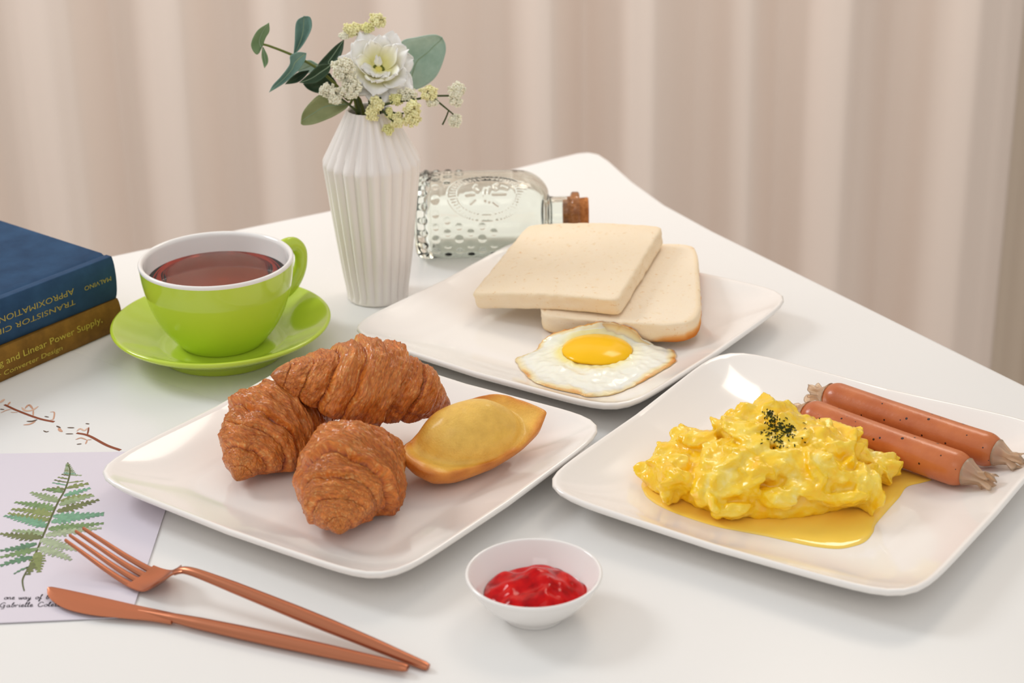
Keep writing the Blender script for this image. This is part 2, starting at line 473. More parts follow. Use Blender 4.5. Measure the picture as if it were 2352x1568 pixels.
# ------------------------------------------------------------------ madeleine
M_mad = mat('sponge_cake', rough=0.5, spec=0.4, sss=0.1, sssr=(1, .6, .2), sscale=0.003, coat=0.35, coatr=0.22)
mc = N(M_mad, 'ShaderNodeSeparateColor'); L(M_mad, attr(M_mad), mc.inputs['Color'])
mb = ramp(M_mad, mc.outputs['Red'], [(0.0, srgb(248, 204, 98)), (0.35, srgb(248, 190, 78)), (0.6, srgb(232, 150, 54)), (1.0, srgb(190, 98, 24))])
mn = ramp(M_mad, noise_tex(M_mad, 160, 4), [(0.3, (0.86, 0.82, 0.76, 1)), (0.6, (1, 1, 1, 1))])
L(M_mad, mix(M_mad, mb, mn, 0.8, 'MULTIPLY'), bsdf(M_mad).inputs['Base Color'])
bump(M_mad, noise_tex(M_mad, 800, 4, 0.65), 0.7, 0.0010)
def madeleine():
    rim_px = [(921, 1030), (968, 981), (1038, 927), (1090, 911), (1142, 904), (1195, 916), (1232, 931), (1254, 944), (1252, 958), (1240, 983), (1212, 1010), (1177, 1034), (1108, 1068),
              (1038, 1089), (996, 1091), (962, 1078), (938, 1060), (924, 1045)]
    # the cake leans: its top face tips towards the viewer, lifted at the back
    cpx = (1090, 1000)
    c0 = P(*cpx, 0.0288)
    ax = Vector((0.0875, 0.0464, 0)).normalized()
    nrm = (Vector((0, 0, 1)) + Vector((ax.y, -ax.x, 0)) * 0.40).normalized()
    def onp(px, py):
        d = ray(px, py); t = (c0 - EYE).dot(nrm) / d.dot(nrm)
        return EYE + d * t
    n = 200
    o2 = closed_spline([onp(*q) for q in rim_px], n)
    o2 = [Vector(q) for q in o2]
    vs, cols = [], []
    ctr = onp(1088, 990)
    ss = list(np.linspace(0.03, 1.0, 40))
    ay = nrm.cross(ax)
    for s in ss:
        for j, q in enumerate(o2):
            d = q - ctr
            v = ctr + d * s
            lx, ly = (v - ctr).dot(ax), (v - ctr).dot(ay)
            e = math.sqrt(((lx + .002) / 0.033) ** 2 + ((ly - .001) / 0.0215) ** 2)
            hump = 0.0175 * max(0, 1 - e ** 2.4) ** 0.9 + 0.002 * math.exp(-((lx - .008) ** 2 + (ly - .002) ** 2) / 0.00006)
            moat = -0.0026 * math.exp(-((e - 1.10) / 0.14) ** 2)
            wob = 0.0007 * fbm(v.x * 60, v.y * 60, 2.0)
            edge_up = 0.0010 * s ** 10 - 0.0014 * max(0, (s - .95) / .05) ** 2
            vs.append(v + nrm * (hump + moat + wob + edge_up))
            cols.append((0.10 + 0.80 * max(0, (s - 0.66) / 0.34) ** 1.6 * (0.8 + 0.4 * n3(v.x * 80, v.y * 80, 5)) + 0.10 * n3(v.x * 40, v.y * 40), 0, 0, 1))
    # shell-ribbed underside
    low = 0.0165
    for i, s in enumerate(np.linspace(0.99, 0.05, 22)):
        for j, q in enumerate(o2):
            a = j / n
            d = q - ctr
            v = ctr + d * s
            dep = low * (1 - s ** 3.6) ** 0.7 + 0.0040
            rib = 0.0009 * math.sin(a * 2 * math.pi * 13) * math.sin(math.pi * s)
            vs.append(v - nrm * (dep + rib - 0.0002 * fbm(v.x * 150, v.y * 150, 7)))
            cols.append((0.72 + 0.25 * (1 - s) + 0.12 * n3(v.x * 70, v.y * 70), 0, 0, 1))
    nr = len(ss) + 22
    fs = grid_faces(nr, n, True)
    fs.append(tuple(range(n - 1, -1, -1))); fs.append(tuple((nr - 1) * n + j for j in range(n)))
    zmin = min(v.z for v in vs)
    base = Vector((ctr.x, ctr.y, zmin))
    o = mesh('madeleine', [v - base for v in vs], fs, M_mad, None, base + Vector((0, 0, T)), True, cols)
    tag(o, 'golden humped madeleine cake leaning beside the croissants', 'madeleine')
madeleine()

# ------------------------------------------------------------------ toast
M_bread = mat('white_bread_crumb', rough=0.85, spec=0.15, sss=0.12, sssr=(1, .8, .5), sscale=0.004)
bc = N(M_bread, 'ShaderNodeSeparateColor'); L(M_bread, attr(M_bread), bc.inputs['Color'])
bb = ramp(M_bread, bc.outputs['Red'], [(0.0, srgb(247, 229, 203)), (0.45, srgb(243, 217, 178)), (0.7, srgb(232, 168, 98)), (1.0, srgb(206, 122, 48))])
vo = N(M_bread, 'ShaderNodeTexNoise'); vo.inputs['Scale'].default_value = 330; vo.inputs['Detail'].default_value = 2; L(M_bread, coords(M_bread, (1, 1, 2)), vo.inputs['Vector'])
bs = ramp(M_bread, vo.outputs['Fac'], [(0.24, srgb(236, 206, 160)), (0.36, (1, 1, 1, 1)), (1.0, (1, 1, 1, 1))])
L(M_bread, mix(M_bread, bb, bs, 0.7, 'MULTIPLY'), bsdf(M_bread).inputs['Base Color'])
hb = noise_tex(M_bread, 900, 4, 0.6)
bump(M_bread, hb, 0.4, 0.0008)
def slice_of_bread(name, FL, FR, BR, BL, th, p, crust, seed, label, sag=0.0):
    FL, FR, BR, BL = [Vector(q) for q in (FL, FR, BR, BL)]
    nrm = ((FR - FL).cross(BL - FL)).normalized()
    def at(u, v):
        a, b = (u + 1) / 2, (v + 1) / 2
        q = (FL * (1 - a) + FR * a) * (1 - b) + (BL * (1 - a) + BR * a) * b
        return q + Vector((0, 0, sag * (1 - u * u)))
    n = 240
    vs, cols = [], []
    rows = [(s, 0.0) for s in np.linspace(0.02, 0.96, 34)] + [(0.990, 0.0003), (0.999, 0.0010)] + [(1.0, z) for z in np.linspace(0.002, th - 0.003, 9)] + [(0.995, th - .0012), (0.98, th - 0.0002)] + [(s, th) for s in np.linspace(0.9, 0.05, 6)]
    for s, dz in rows:
        for j in range(n):
            a = 2 * math.pi * j / n; a -= 0.15 * math.sin(4 * a)
            c_, s_ = math.cos(a), math.sin(a)
            pw = p(c_, s_) if callable(p) else p
            g = (abs(c_) ** pw + abs(s_) ** pw) ** (-1 / pw)
            u, v = s * g * c_, s * g * s_
            q = at(u, v)
            edgew = 0.0007 * fbm(c_ * 9, s_ * 9, seed + dz * 200) * (s > 0.97)
            out = (at(u * 1.01, v * 1.01) - q).normalized() * edgew
            dent = 0.0
            if dz < 0.001:
                x_ = noise.noise(Vector((q.x * 260, q.y * 200, seed)))
                pit = max(0, noise.noise(Vector((q.x * 420, q.y * 300, seed))) - 0.46) ** 1.1
                dent = -0.0030 * pit + 0.0002 * fbm(q.x * 120, q.y * 120, seed)
            vs.append(q + out - nrm * dz + nrm * dent)
            cr = crust(u, v, dz / th, s) + 0.06 * n3(q.x * 90, q.y * 90, seed)
            if dz < 0.001: cr += 1.3 * max(0, n3(q.x * 420, q.y * 300, seed) - 0.46)
            cols.append((max(0, min(1, cr)), 0, 0, 1))
    nr = len(rows)
    fs = grid_faces(nr, n, True)
    fs.append(tuple(range(n - 1, -1, -1))); fs.append(tuple((nr - 1) * n + j for j in range(n)))
    c0 = (FL + FR + BR + BL) / 4 - nrm * th
    o = mesh(name, [v - c0 for v in vs], fs, M_bread, None, c0 + Vector((0, 0, T)), True, cols)
    return tag(o, label, 'toast', 'slices of white bread')
def crust_low(u, v, h, s):
    k = 0.12 * (h > 0.02)
    if s > 0.95:
        side = max(0, min(1, (u - 0.55) / 0.3)) 
        k = 0.10 + max(0, h - 0.30) * 1.5 * max(max(0, min(1, (u - 0.15) / 0.5)), 0.45 * (v < -.6)) 
        if u > 0.8: k += 0.15
    return k
TOAST_FL, TOAST_FR = P(1232, 724, 0.0202), P(1612, 752, 0.0270)
slice_of_bread('toast_slice', TOAST_FL, TOAST_FR, P(1602, 558, 0.0345), P(1285, 560, 0.0315), 0.0148,
               lambda c_, s_: 9 if s_ > 0 or c_ < 0 else 5.0, crust_low, 2.0, 'lower slice of white bread with a browned crust corner, half covered')
slice_of_bread('toast_slice', P(1081, 676, 0.0245), P(1417, 690, 0.0385), P(1522, 520, 0.0490), P(1212, 516, 0.0420), 0.0130, 26,
               lambda u, v, h, s: (0.22 if s > 0.97 else 0.10) + 0.12 * max(0, v - 0.75) * 4 * (h < .05), 6.0, 'upper crustless slice of white bread leaning on the other slice', 0.0025)

# ------------------------------------------------------------------ fried egg
M_eggw = mat('fried_egg_white', rough=0.22, spec=0.5, sss=0.35, sssr=(1, .85, .6), sscale=0.004, coat=0.3, coatr=0.08)
ec = N(M_eggw, 'ShaderNodeSeparateColor'); L(M_eggw, attr(M_eggw), ec.inputs['Color'])
eb = ramp(M_eggw, ec.outputs['Red'], [(0.0, srgb(250, 232, 150)), (0.18, srgb(248, 243, 214)), (0.45, srgb(247, 245, 232)), (0.72, srgb(246, 224, 172)), (0.88, srgb(232, 160, 76)), (1.0, srgb(196, 104, 36))])
L(M_eggw, eb, bsdf(M_eggw).inputs['Base Color'])
bump(M_eggw, noise_tex(M_eggw, 260, 3), 0.15, 0.0008)
M_yolk = mat('egg_yolk', srgb(255, 196, 0), 0.16, 0.35, sss=0.0)
def fried_egg():
    op = [(1184.6, 822), (1193, 841), (1210, 863), (1230.5, 880), (1258, 892), (1292, 900), (1329, 907), (1346, 914), (1380, 911), (1414, 904), (1455, 887), (1492, 868),
          (1526, 849), (1552, 830), (1550, 806), (1533, 786), (1506, 772), (1482, 760), (1465, 742), (1441, 732), (1407, 729), (1366, 733), (1329, 743), (1295, 752), (1258, 767), (1241, 782), (1230, 803), (1203, 815)]
    def zof(px, py):
        q = P(px, py, 0.008)
        z = plate_z(2, q.x, q.y) + 0.0012
        if py < 790: z = max(z, 0.0075 + (790 - py) / 60.0 * 0.0165)
        return z
    pts = [P(x, y, zof(x, y)) for x, y in op]
    n = 260
    o2 = [Vector(q) for q in closed_spline(pts, n)]
    ctr = P(1368, 806, 0.0105)
    jit = []
    for j in range(n):
        a = 2 * math.pi * j / n
        jit.append(1 + 0.018 * fbm(math.cos(a) * 5, math.sin(a) * 5, 3) + 0.012 * n3(math.cos(a) * 16, math.sin(a) * 16, 9))
    vs, cols = [], []
    ss = np.linspace(0.02, 1.0, 44)
    nf = (TOAST_FR - TOAST_FL); nf = Vector((nf.y, -nf.x, 0)).normalized()      # the bread's front face, which the egg leans on
    yc = P(1371, 798, 0.0145)
    for s in ss:
        for j, q in enumerate(o2):
            d = (q - ctr) * jit[j]
            v = ctr + d * s
            flat = ctr.z + (q.z - ctr.z) * max(0, (s - 0.45) / 0.55) ** 1.3
            floor_ = plate_z(2, v.x, v.y) + 0.0008
            th = 0.0034 * max(0, 1 - s ** 5) ** 0.7
            lump = 0.0018 * fbm(v.x * 55, v.y * 55, 1.0) * (s > 0.3) + 0.0006 * n3(v.x * 200, v.y * 200)
            z = max(floor_, flat - 0.002) + th + lump * (1 - 0.7 * s ** 6)
            if s > 0.93: z += 0.0010 * fbm(v.x * 190, v.y * 190, 4)
            v = Vector((v.x, v.y, max(z, floor_ + .0002)))
            gap_ = (v - TOAST_FL).dot(nf)
            if gap_ < 0.0005 and v.z < 0.026: v += nf * (0.0005 - gap_)
            vs.append(v)
            dy = math.hypot((v.x - yc.x) / 0.030, (v.y - yc.y) / 0.034)
            t = 0.40 - 0.34 * max(0, 1 - max(0, dy - 0.75) / 0.35) if dy < 1.1 else 0.40
            left = max(0, 1 - math.hypot((v.x - yc.x + .022) / .02, (v.y - yc.y) / .026))
            t -= 0.22 * left * (dy > .6)
            en = 0.985 - 0.045 * (0.5 + n3(q.x * 40, q.y * 40, 8))
            if s > en - 0.1: t = max(t, 0.40 + 0.55 * min(1, max(0, (s - en + 0.1) / 0.12)) * (0.75 + 0.5 * n3(q.x * 50, q.y * 50, 2)))
            t += 0.03 * n3(v.x * 90, v.y * 90, 6)
            if q.z > 0.016 and s > 0.82: t = max(t, 0.62 + 0.22 * n3(v.x * 160, v.y * 160, 1) + 0.25 * (s > .95))
            cols.append((max(0, min(1, t)), 0, 0, 1))
    nt = len(ss)
    for s in (1.0, 0.6, 0.05):
        for j, q in enumerate(o2):
            v = ctr + (q - ctr) * jit[j] * s
            flat = ctr.z + (q.z - ctr.z) * max(0, (s - 0.45) / 0.55) ** 1.3
            v = Vector((v.x, v.y, max(plate_z(2, v.x, v.y) + 0.0003, flat - 0.0028)))
            gap_ = (v - TOAST_FL).dot(nf)
            if gap_ < 0.0003 and v.z < 0.026: v += nf * (0.0003 - gap_)
            vs.append(v)
            cols.append((0.5 if s < 1 else 0.8, 0, 0, 1))
    fs = grid_faces(nt + 3, n, True)
    fs.append(tuple(range(n - 1, -1, -1))); fs.append(tuple((nt + 2) * n + j for j in range(n)))
    base = Vector((ctr.x, ctr.y, 0.0055))
    r = thing('fried_egg', 'sunny-side-up fried egg with crisp brown edge in front of the bread', 'fried egg', base)
    mesh('egg_white', [v - base for v in vs], fs, M_eggw, r, None, True, cols)
    # yolk: traced rim, low dome
    yp = [(1288, 806), (1296, 790), (1318, 777), (1350, 770), (1380, 769), (1412, 774), (1440, 786), (1454, 803), (1447, 820), (1425, 832), (1395, 838), (1360, 838), (1325, 833), (1300, 822)]
    yo = [Vector(q) for q in closed_spline([P(x, y - 6, 0.0135) for x, y in yp], 96)]
    yv = []
    for s in np.linspace(1.0, 0.02, 24):
        for q in yo:
            v = yc + (q - yc) * s
            z = 0.0118 + 0.0062 * max(0, 1 - s ** 2.4) ** 0.75 + 0.0002 * n3(v.x * 90, v.y * 90)
            yv.append(Vector((v.x, v.y, z)) - base)
    f2 = grid_faces(24, 96, True)
    f2.append(tuple(23 * 96 + j for j in range(96)))
    f2.append(tuple(range(95, -1, -1)))
    tag(mesh('yolk', yv, f2, M_yolk, r), 'glossy orange yolk')
fried_egg()

# ------------------------------------------------------------------ scrambled egg
M_scr = mat('scrambled_egg_curds', rough=0.24, spec=0.5, sss=0.12, sssr=(1, .7, .15), sscale=0.003, coat=0.45, coatr=0.10)
sb = ramp(M_scr, noise_tex(M_scr, 55, 4, 0.6, dist=1.0), [(0.28, srgb(255, 194, 6)), (0.48, srgb(255, 210, 38)), (0.64, srgb(255, 222, 90)), (0.78, srgb(255, 238, 172))])
L(M_scr, sb, bsdf(M_scr).inputs['Base Color'])
bump(M_scr, noise_tex(M_scr, 330, 4, 0.6, dist=0.6), 0.3, 0.0010)
M_juice = mat('egg_liquid', srgb(255, 214, 92), 0.1, 0.5, sss=0.1, sssr=(1, .6, .1), sscale=0.003, coat=0.6, coatr=0.03)
M_herb = mat('dried_herb', srgb(58, 62, 24), 0.8, 0.2)
def ico(sub):
    bm = bmesh.new(); bmesh.ops.create_icosphere(bm, subdivisions=sub, radius=1.0)
    v = [x.co.copy() for x in bm.verts]; f = [tuple(q.index for q in x.verts) for x in bm.faces]; bm.free()
    return v, f
ICO2, ICO3 = ico(2), ico(3)
SAUSAGE_A, SAUSAGE_B = P(1842, 947, 0.0185), P(2232, 1087, 0.0175)
def scrambled():
    rnd = random.Random(21)
    C = P(1765, 1108, 0.008)
    ax = Vector((1, -0.02, 0)).normalized(); ay = Vector((0.02, 1, 0))
    A_, B_, H_ = 0.0700, 0.050, 0.0320
    def hgt(x, y):
        e = (abs(x) / A_) ** 2.2 + (abs(y) / B_) ** 2.2
        return H_ * max(0, 1 - e) ** 0.55 * (1 + 0.16 * math.exp(-((x - .003) ** 2 + (y - 0.02) ** 2) / 0.0003))
    B = MB()
    # core
    cv = []
    for v in ICO3[0]:
        cv.append((C.x + v.x * A_ * 0.86, C.y + v.y * B_ * 0.86, 0.010 + max(v.z, -0.15) * H_ * 0.78))
    B.add((cv, ICO3[1]))
    def curd(x, y, z, sz, tilt, yaw, sd):
        rot = Matrix.Rotation(yaw, 3, 'Z') @ Matrix.Rotation(tilt, 3, 'X') @ Matrix.Rotation(rnd.uniform(-.5, .5), 3, 'Y')
        out = []
        for v in ICO3[0]:
            d = 1 + 0.32 * noise.noise(v * 1.5 + Vector((sd, 0, 0))) + 0.16 * noise.noise(v * 3.2 + Vector((0, sd, 0)))
            q = Vector((v.x * sz[0], v.y * sz[1], v.z * sz[2])) * d
            q.z += 0.25 * q.x * q.x / sz[0]
            q = rot @ q
            out.append((C.x + x + q.x, C.y + y + q.y, max(0.0065, z + q.z)))
        B.add((out, ICO3[1]))
    for i in range(95):
        for _ in range(30):
            x, y = rnd.uniform(-A_, A_), rnd.uniform(-B_, B_)
            if (x / A_) ** 2 + (y / B_) ** 2 < 0.98: break
        h = hgt(x, y)
        e = (x / A_) ** 2 + (y / B_) ** 2
        k = rnd.uniform(0.6, 1.15)
        sz = (0.0150 * k, 0.0105 * k, 0.0046 * rnd.uniform(.8, 1.4))
        curd(x * 0.95, y * 0.95, 0.0065 + h * rnd.uniform(0.86, 1.0), sz, rnd.uniform(-.5, .9) + 0.8 * e * (1 if y < 0 else -1), rnd.uniform(0, 6.28), i * 3.7)
    # broad folded sheet across the top and the peak
    for (x, y, z, sz, tl, yw) in ((-0.004, 0.004, 0.0375, (0.026, 0.018, 0.0050), -0.15, -0.12), (0.022, 0.000, 0.0360, (0.024, 0.015, 0.0042), 0.25, -0.35), (0.002, 0.024, 0.0410, (0.011, 0.010, 0.008), 0.2, 0.4),
                                  (-0.034, 0.020, 0.026, (0.018, 0.012, 0.006), -0.35, 0.15), (0.040, 0.016, 0.030, (0.020, 0.010, 0.005), 0.3, -0.6), (0.006, -0.022, 0.0310, (0.026, 0.010, 0.0045), 0.55, -0.1),
                                  (-0.030, -0.012, 0.0300, (0.016, 0.012, 0.005), 0.4, 0.9)):
        curd(x, y, z, sz, tl, yw, x * 900 + 5)
    me = bpy.data.meshes.new('tmp'); me.from_pydata(B.v, [], B.f); me.update()
    tmp = bpy.data.objects.new('tmp', me); COL.objects.link(tmp)
    rm = tmp.modifiers.new('r', 'REMESH'); rm.mode = 'VOXEL'; rm.voxel_size = 0.00115
    sm = tmp.modifiers.new('s', 'SMOOTH'); sm.iterations = 3; sm.factor = 0.5
    dg = bpy.context.evaluated_depsgraph_get()
    ev = tmp.evaluated_get(dg); m2 = bpy.data.meshes.new_from_object(ev)
    bpy.data.objects.remove(tmp); bpy.data.meshes.remove(me)
    co = np.empty(len(m2.vertices) * 3); m2.vertices.foreach_get('co', co); co = co.reshape(-1, 3)
    nr = np.empty(len(m2.vertices) * 3); m2.vertices.foreach_get('normal', nr); nr = nr.reshape(-1, 3)
    for i in range(len(co)):
        x, y, z = co[i]
        d = 0.0009 * noise.noise(Vector((x * 170, y * 170, z * 170))) + 0.0006 * noise.noise(Vector((x * 380, y * 380, z * 380)))
        d -= 0.0030 * max(0, noise.noise(Vector((x * 110 + 7, y * 110, z * 110))) - 0.42)
        co[i] += nr[i] * d
    sa, sb_ = np.array(SAUSAGE_A), np.array(SAUSAGE_B)
    ab = sb_ - sa
    tt = np.clip(((co - sa) @ ab) / (ab @ ab), 0, 1)
    near = sa + tt[:, None] * ab
    dv = co - near; dl = np.linalg.norm(dv, axis=1)
    push = dl < 0.0113
    co[push] = near[push] + dv[push] / np.maximum(dl[push], 1e-5)[:, None] * 0.0113
    base = np.array((C.x, C.y, 0.006))
    co[:, 2] = np.maximum(co[:, 2], 0.0058)
    r = thing('scrambled_egg', 'heap of soft yellow scrambled egg sprinkled with dried herbs', 'scrambled egg', base)
    m2.vertices.foreach_set('co', (co - base).ravel())
    m2.materials.clear(); m2.materials.append(M_scr)
    m2.polygons.foreach_set('use_smooth', [True] * len(m2.polygons)); m2.update()
    m2.name = 'curds'
    cu = link('curds', m2, r)
    # thin yellow liquid round the heap
    jp = [(1478, 1100), (1480, 1128), (1500, 1148), (1535, 1168), (1590, 1190), (1650, 1208), (1700, 1216), (1760, 1226), (1816, 1238), (1870, 1249), (1925, 1254), (1965, 1247), (1990, 1236), (2006, 1216),
          (2012, 1198), (2040, 1165), (2066, 1136), (2084, 1112), (2120, 1102), (2140, 1094), (2100, 1078), (2040, 1058), (1990, 1040), (1900, 1010), (1800, 1000), (1650, 1010), (1540, 1050)]
    n = 200
    jo = [Vector(q) for q in closed_spline([P(x, y, 0.007) for x, y in jp], n)]
    vs = []
    for s, dz in ((0.05, 0.0016), (0.4, 0.0016), (0.7, 0.0016), (0.85, 0.0015), (0.93, 0.0013), (0.97, 0.0010), (0.99, 0.0006), (1.0, 0.0001)):
        for q in jo:
            v = C + (q - C) * s
            vs.append(Vector((v.x, v.y, plate_z(3, v.x, v.y) + dz)) - Vector(base))
    fs = grid_faces(8, n, True); fs.append(tuple(range(n - 1, -1, -1)))
    fs = [f[::-1] for f in fs]
    tag(mesh('egg_liquid', vs, fs, M_juice, r), 'runny yellow liquid pooled round the curds')
    # herbs
    bv = BVHTree.FromPolygons([Vector(q) for q in co], [tuple(p.vertices) for p in m2.polygons])
    H = MB()
    spots = [(1766, 950, 10, 26), (1775, 965, 16, 40), (1790, 985, 22, 70), (1812, 990, 16, 36), (1770, 1000, 30, 26), (1795, 1016, 22, 18), (1850, 985, 50, 8)]
    for sx, sy, sp, cnt in spots:
        for _ in range(cnt):
            px, py = rnd.gauss(sx, sp * .55), rnd.gauss(sy, sp * .5)
            h, nn, _i, _d = bv.ray_cast(EYE, ray(px, py).normalized())
            if h is None: continue
            q = nn.to_track_quat('Z', 'Y').to_matrix() @ Matrix.Rotation(rnd.uniform(0, 6.28), 3, 'Z')
            a, b = rnd.uniform(.0005, .0013), rnd.uniform(.0003, .0006)
            up_ = rnd.uniform(0.0001, .0006)
            pts = [(-a, -b * .6, 0), (a * .3, -b, up_), (a, b * .2, 0), (-a * .2, b, up_)]
            vv = [h - Vector(base) + q @ Vector((x, y, z + .00025)) for x, y, z in pts] + [h - Vector(base) + q @ Vector((x, y, z + .00045)) for x, y, z in pts]
            H.add((vv, [(3, 2, 1, 0), (4, 5, 6, 7), (0, 1, 5, 4), (1, 2, 6, 5), (2, 3, 7, 6), (3, 0, 4, 7)]))
    ho = H.build('herb_flakes', M_herb, r, smooth=False)
    tag(ho, 'dark dried herb flakes', kind='stuff')
scrambled()

# ------------------------------------------------------------------ sausages
M_saus = mat('smoked_sausage_skin', rough=0.32, spec=0.5, sss=0.05, sssr=(1, .4, .2), sscale=0.002, coat=0.25, coatr=0.15)
sn = ramp(M_saus, noise_tex(M_saus, 45, 4), [(0.3, srgb(188, 98, 48)), (0.7, srgb(208, 120, 66))])
vv = N(M_saus, 'ShaderNodeTexVoronoi'); vv.inputs['Scale'].default_value = 260; L(M_saus, coords(M_saus), vv.inputs['Vector'])
wn = N(M_saus, 'ShaderNodeSeparateColor'); L(M_saus, vv.outputs['Color'], wn.inputs['Color'])
thr = N(M_saus, 'ShaderNodeMath', operation='LESS_THAN'); L(M_saus, vv.outputs['Distance'], thr.inputs[0])
szn = N(M_saus, 'ShaderNodeMapRange'); L(M_saus, wn.outputs['Red'], szn.inputs['Value'])
szn.inputs['From Min'].default_value = 0.45; szn.inputs['From Max'].default_value = 1.0; szn.inputs['To Min'].default_value = 0.0; szn.inputs['To Max'].default_value = 0.26
L(M_saus, szn.outputs['Result'], thr.inputs[1])
L(M_saus, mix(M_saus, sn, srgb(58, 28, 20), thr.outputs[0]), bsdf(M_saus).inputs['Base Color'])
bump(M_saus, noise_tex(M_saus, 190, 5, 0.6), 0.3, 0.0010)
M_casing = mat('translucent_casing', srgb(252, 226, 196), 0.35, 0.5, trans=0.75, sss=0.0)
def sausage(a, b, r, bend, seed, label):
    a, b = Vector(a), Vector(b)
    ctr = (a + b) / 2
    base = Vector((ctr.x, ctr.y, min(a.z, b.z) - r))
    n, nu = 48, 90
    d = (b - a).normalized(); s = d.cross(Vector((0, 0, 1))).normalized(); u = s.cross(d)
    vs = []
    Ln = (b - a).length
    for i in range(nu):
        t = i / (nu - 1)
        x = -Ln / 2 + Ln * t
        e = min(x + Ln / 2, Ln / 2 - x)
        cap = r * 1.1
        k = math.sqrt(max(0.0, 1 - (1 - min(1, e / cap)) ** 2)) if e < cap else 1.0
        k = max(k, 0.12)
        off = bend * (1 - (2 * x / Ln) ** 2)
        for j in range(n):
            an = 2 * math.pi * j / n
            rr = r * k * (1 + 0.02 * n3(x * 40 + seed, math.cos(an), math.sin(an)) + 0.006 * math.sin(an * 9 + x * 300) * (k < 0.95))
            vs.append(ctr - base + d * x + s * (math.cos(an) * rr + off) + u * (math.sin(an) * rr))
    fs = grid_faces(nu, n, True)
    fs.append(tuple(range(n - 1, -1, -1))); fs.append(tuple((nu - 1) * n + j for j in range(n)))
    o = mesh('sausage', vs, fs, M_saus, None, base + Vector((0, 0, T)))
    tag(o, label, 'sausage', 'smoked sausages on the square plate')
    rnd = random.Random(int(seed * 10))
    for sg, ex in ((-1, 0.008), (1, 0.011)):
        p0 = ctr - base + d * (sg * (Ln / 2 - r * 0.30)) + s * (bend * 0.05)
        vs = []; rows = 10; m = 72
        for i in range(rows):
            t = i / (rows - 1)
            for j in range(m):
                an = 2 * math.pi * j / m
                fr = 1 + 0.42 * t * math.sin(an * 5 + seed + sg) + 0.30 * t * math.sin(an * 9 + 2 * seed)
                rad = r * (0.80 - 0.50 * min(1, t * 1.8) ** 0.8 + 0.30 * max(0, t - 0.5)) * fr
                ln = t * (r * 0.45 + ex * (1 + 0.25 * math.sin(an * 3 + seed * 2) + 0.2 * math.sin(an * 8 + seed)))
                vs.append(p0 + d * (sg * ln) + s * (math.cos(an) * rad) + u * (math.sin(an) * rad - 0.0016 * t))
        co = mesh('casing_end', vs, grid_faces(rows, m, True, flip=sg > 0), M_casing, o)
        sd = co.modifiers.new('skin', 'SOLIDIFY'); sd.thickness = 0.0004
        tag(co, 'pale frilly casing end')
sausage(SAUSAGE_A, SAUSAGE_B, 0.0106, 0.0010, 1.0, 'front sausage, beside the scrambled egg, with frilly casing ends')
sausage(P(1893, 905, 0.0190), P(2302, 1043, 0.0195), 0.0104, 0.001, 2.3, 'rear sausage, lying along the far rim of the plate')

# ------------------------------------------------------------------ jam bowl
def jam_bowl():
    bx, by = P(1226, 1314, 0.0250).x, P(1226, 1314, 0.0250).y
    prof = [(0, 0.0016), (0.0125, 0.0016), (0.0135, 0.0), (0.0165, 0.0), (0.0172, 0.0012), (0.0185, 0.0032), (0.0230, 0.0065), (0.0285, 0.0120), (0.0328, 0.0178), (0.0351, 0.0222), (0.0359, 0.0238),
            (0.0360, 0.0247), (0.0353, 0.0253), (0.0344, 0.0250), (0.0335, 0.0234), (0.0308, 0.0182), (0.0270, 0.0128), (0.0215, 0.0078), (0.0160, 0.0050), (0.008, 0.0042), (0, 0.0040)]
    o = mesh('sauce_bowl', *lathe(spline_prof(prof), 128), M_white, None, (bx, by, T))
    tag(o, 'small round white sauce bowl holding the red jam', 'bowl')
    M_jam = mat('strawberry_jam', srgb(208, 14, 16), 0.1, 0.2, sss=0.25, sssr=(1, .06, .04), sscale=0.004)
    L(M_jam, ramp(M_jam, noise_tex(M_jam, 130, 4), [(0.30, srgb(150, 2, 8)), (0.5, srgb(196, 4, 10)), (0.75, srgb(218, 24, 14))]), bsdf(M_jam).inputs['Base Color'])
    n, m = 120, 46
    vs = []
    for i in range(m):
        s = 0.02 + 0.98 * i / (m - 1)
        for j in range(n):
            a = 2 * math.pi * j / n
            rr = 0.0268 * (1 + 0.06 * n3(math.cos(a) * 1.6, math.sin(a) * 1.6, 4)) * s
            x, y = rr * math.cos(a), rr * math.sin(a)
            dome = 0.0122 + 0.0095 * max(0, 1 - s ** 2.2) ** 0.8
            lump = 0.0052 * noise.noise(Vector((x * 75, y * 75, 3))) + 0.0016 * noise.noise(Vector((x * 150, y * 150, 8)))
            z = dome + lump * (1 - s ** 4)
            bowlz = np.interp(math.hypot(x, y), [0, 0.008, 0.016, 0.0215, 0.0270, 0.0308], [0.0040, 0.0042, 0.0050, 0.0078, 0.0128, 0.0182]) + 0.0001
            vs.append((x, y, max(z, bowlz)))
    k = len(vs)
    for i in range(8):
        s = 1 - i / 8 * 0.95
        for j in range(n):
            a = 2 * math.pi * j / n
            rr = 0.0268 * (1 + 0.06 * n3(math.cos(a) * 1.6, math.sin(a) * 1.6, 4)) * s
            vs.append((rr * math.cos(a), rr * math.sin(a), np.interp(rr, [0, 0.008, 0.016, 0.0215, 0.0270, 0.0308], [0.0040, 0.0042, 0.0050, 0.0078, 0.0128, 0.0182]) + 0.0001))
    fs = grid_faces(m + 8, n, True)
    fs.append(tuple(range(n - 1, -1, -1))); fs.append(tuple((m + 7) * n + j for j in range(n)))
    tag(mesh('jam', vs, fs, M_jam, None, (bx, by, T)), 'glossy lumpy red jam inside the small white bowl', 'jam')
def spline_prof(prof, per=3):
    a = spline(prof, (len(prof) - 1) * per + 1)
    a[:, 0] = np.maximum(a[:, 0], 0); a[0, 0] = prof[0][0]; a[-1, 0] = prof[-1][0]
    return [tuple(q) for q in a]
jam_bowl()

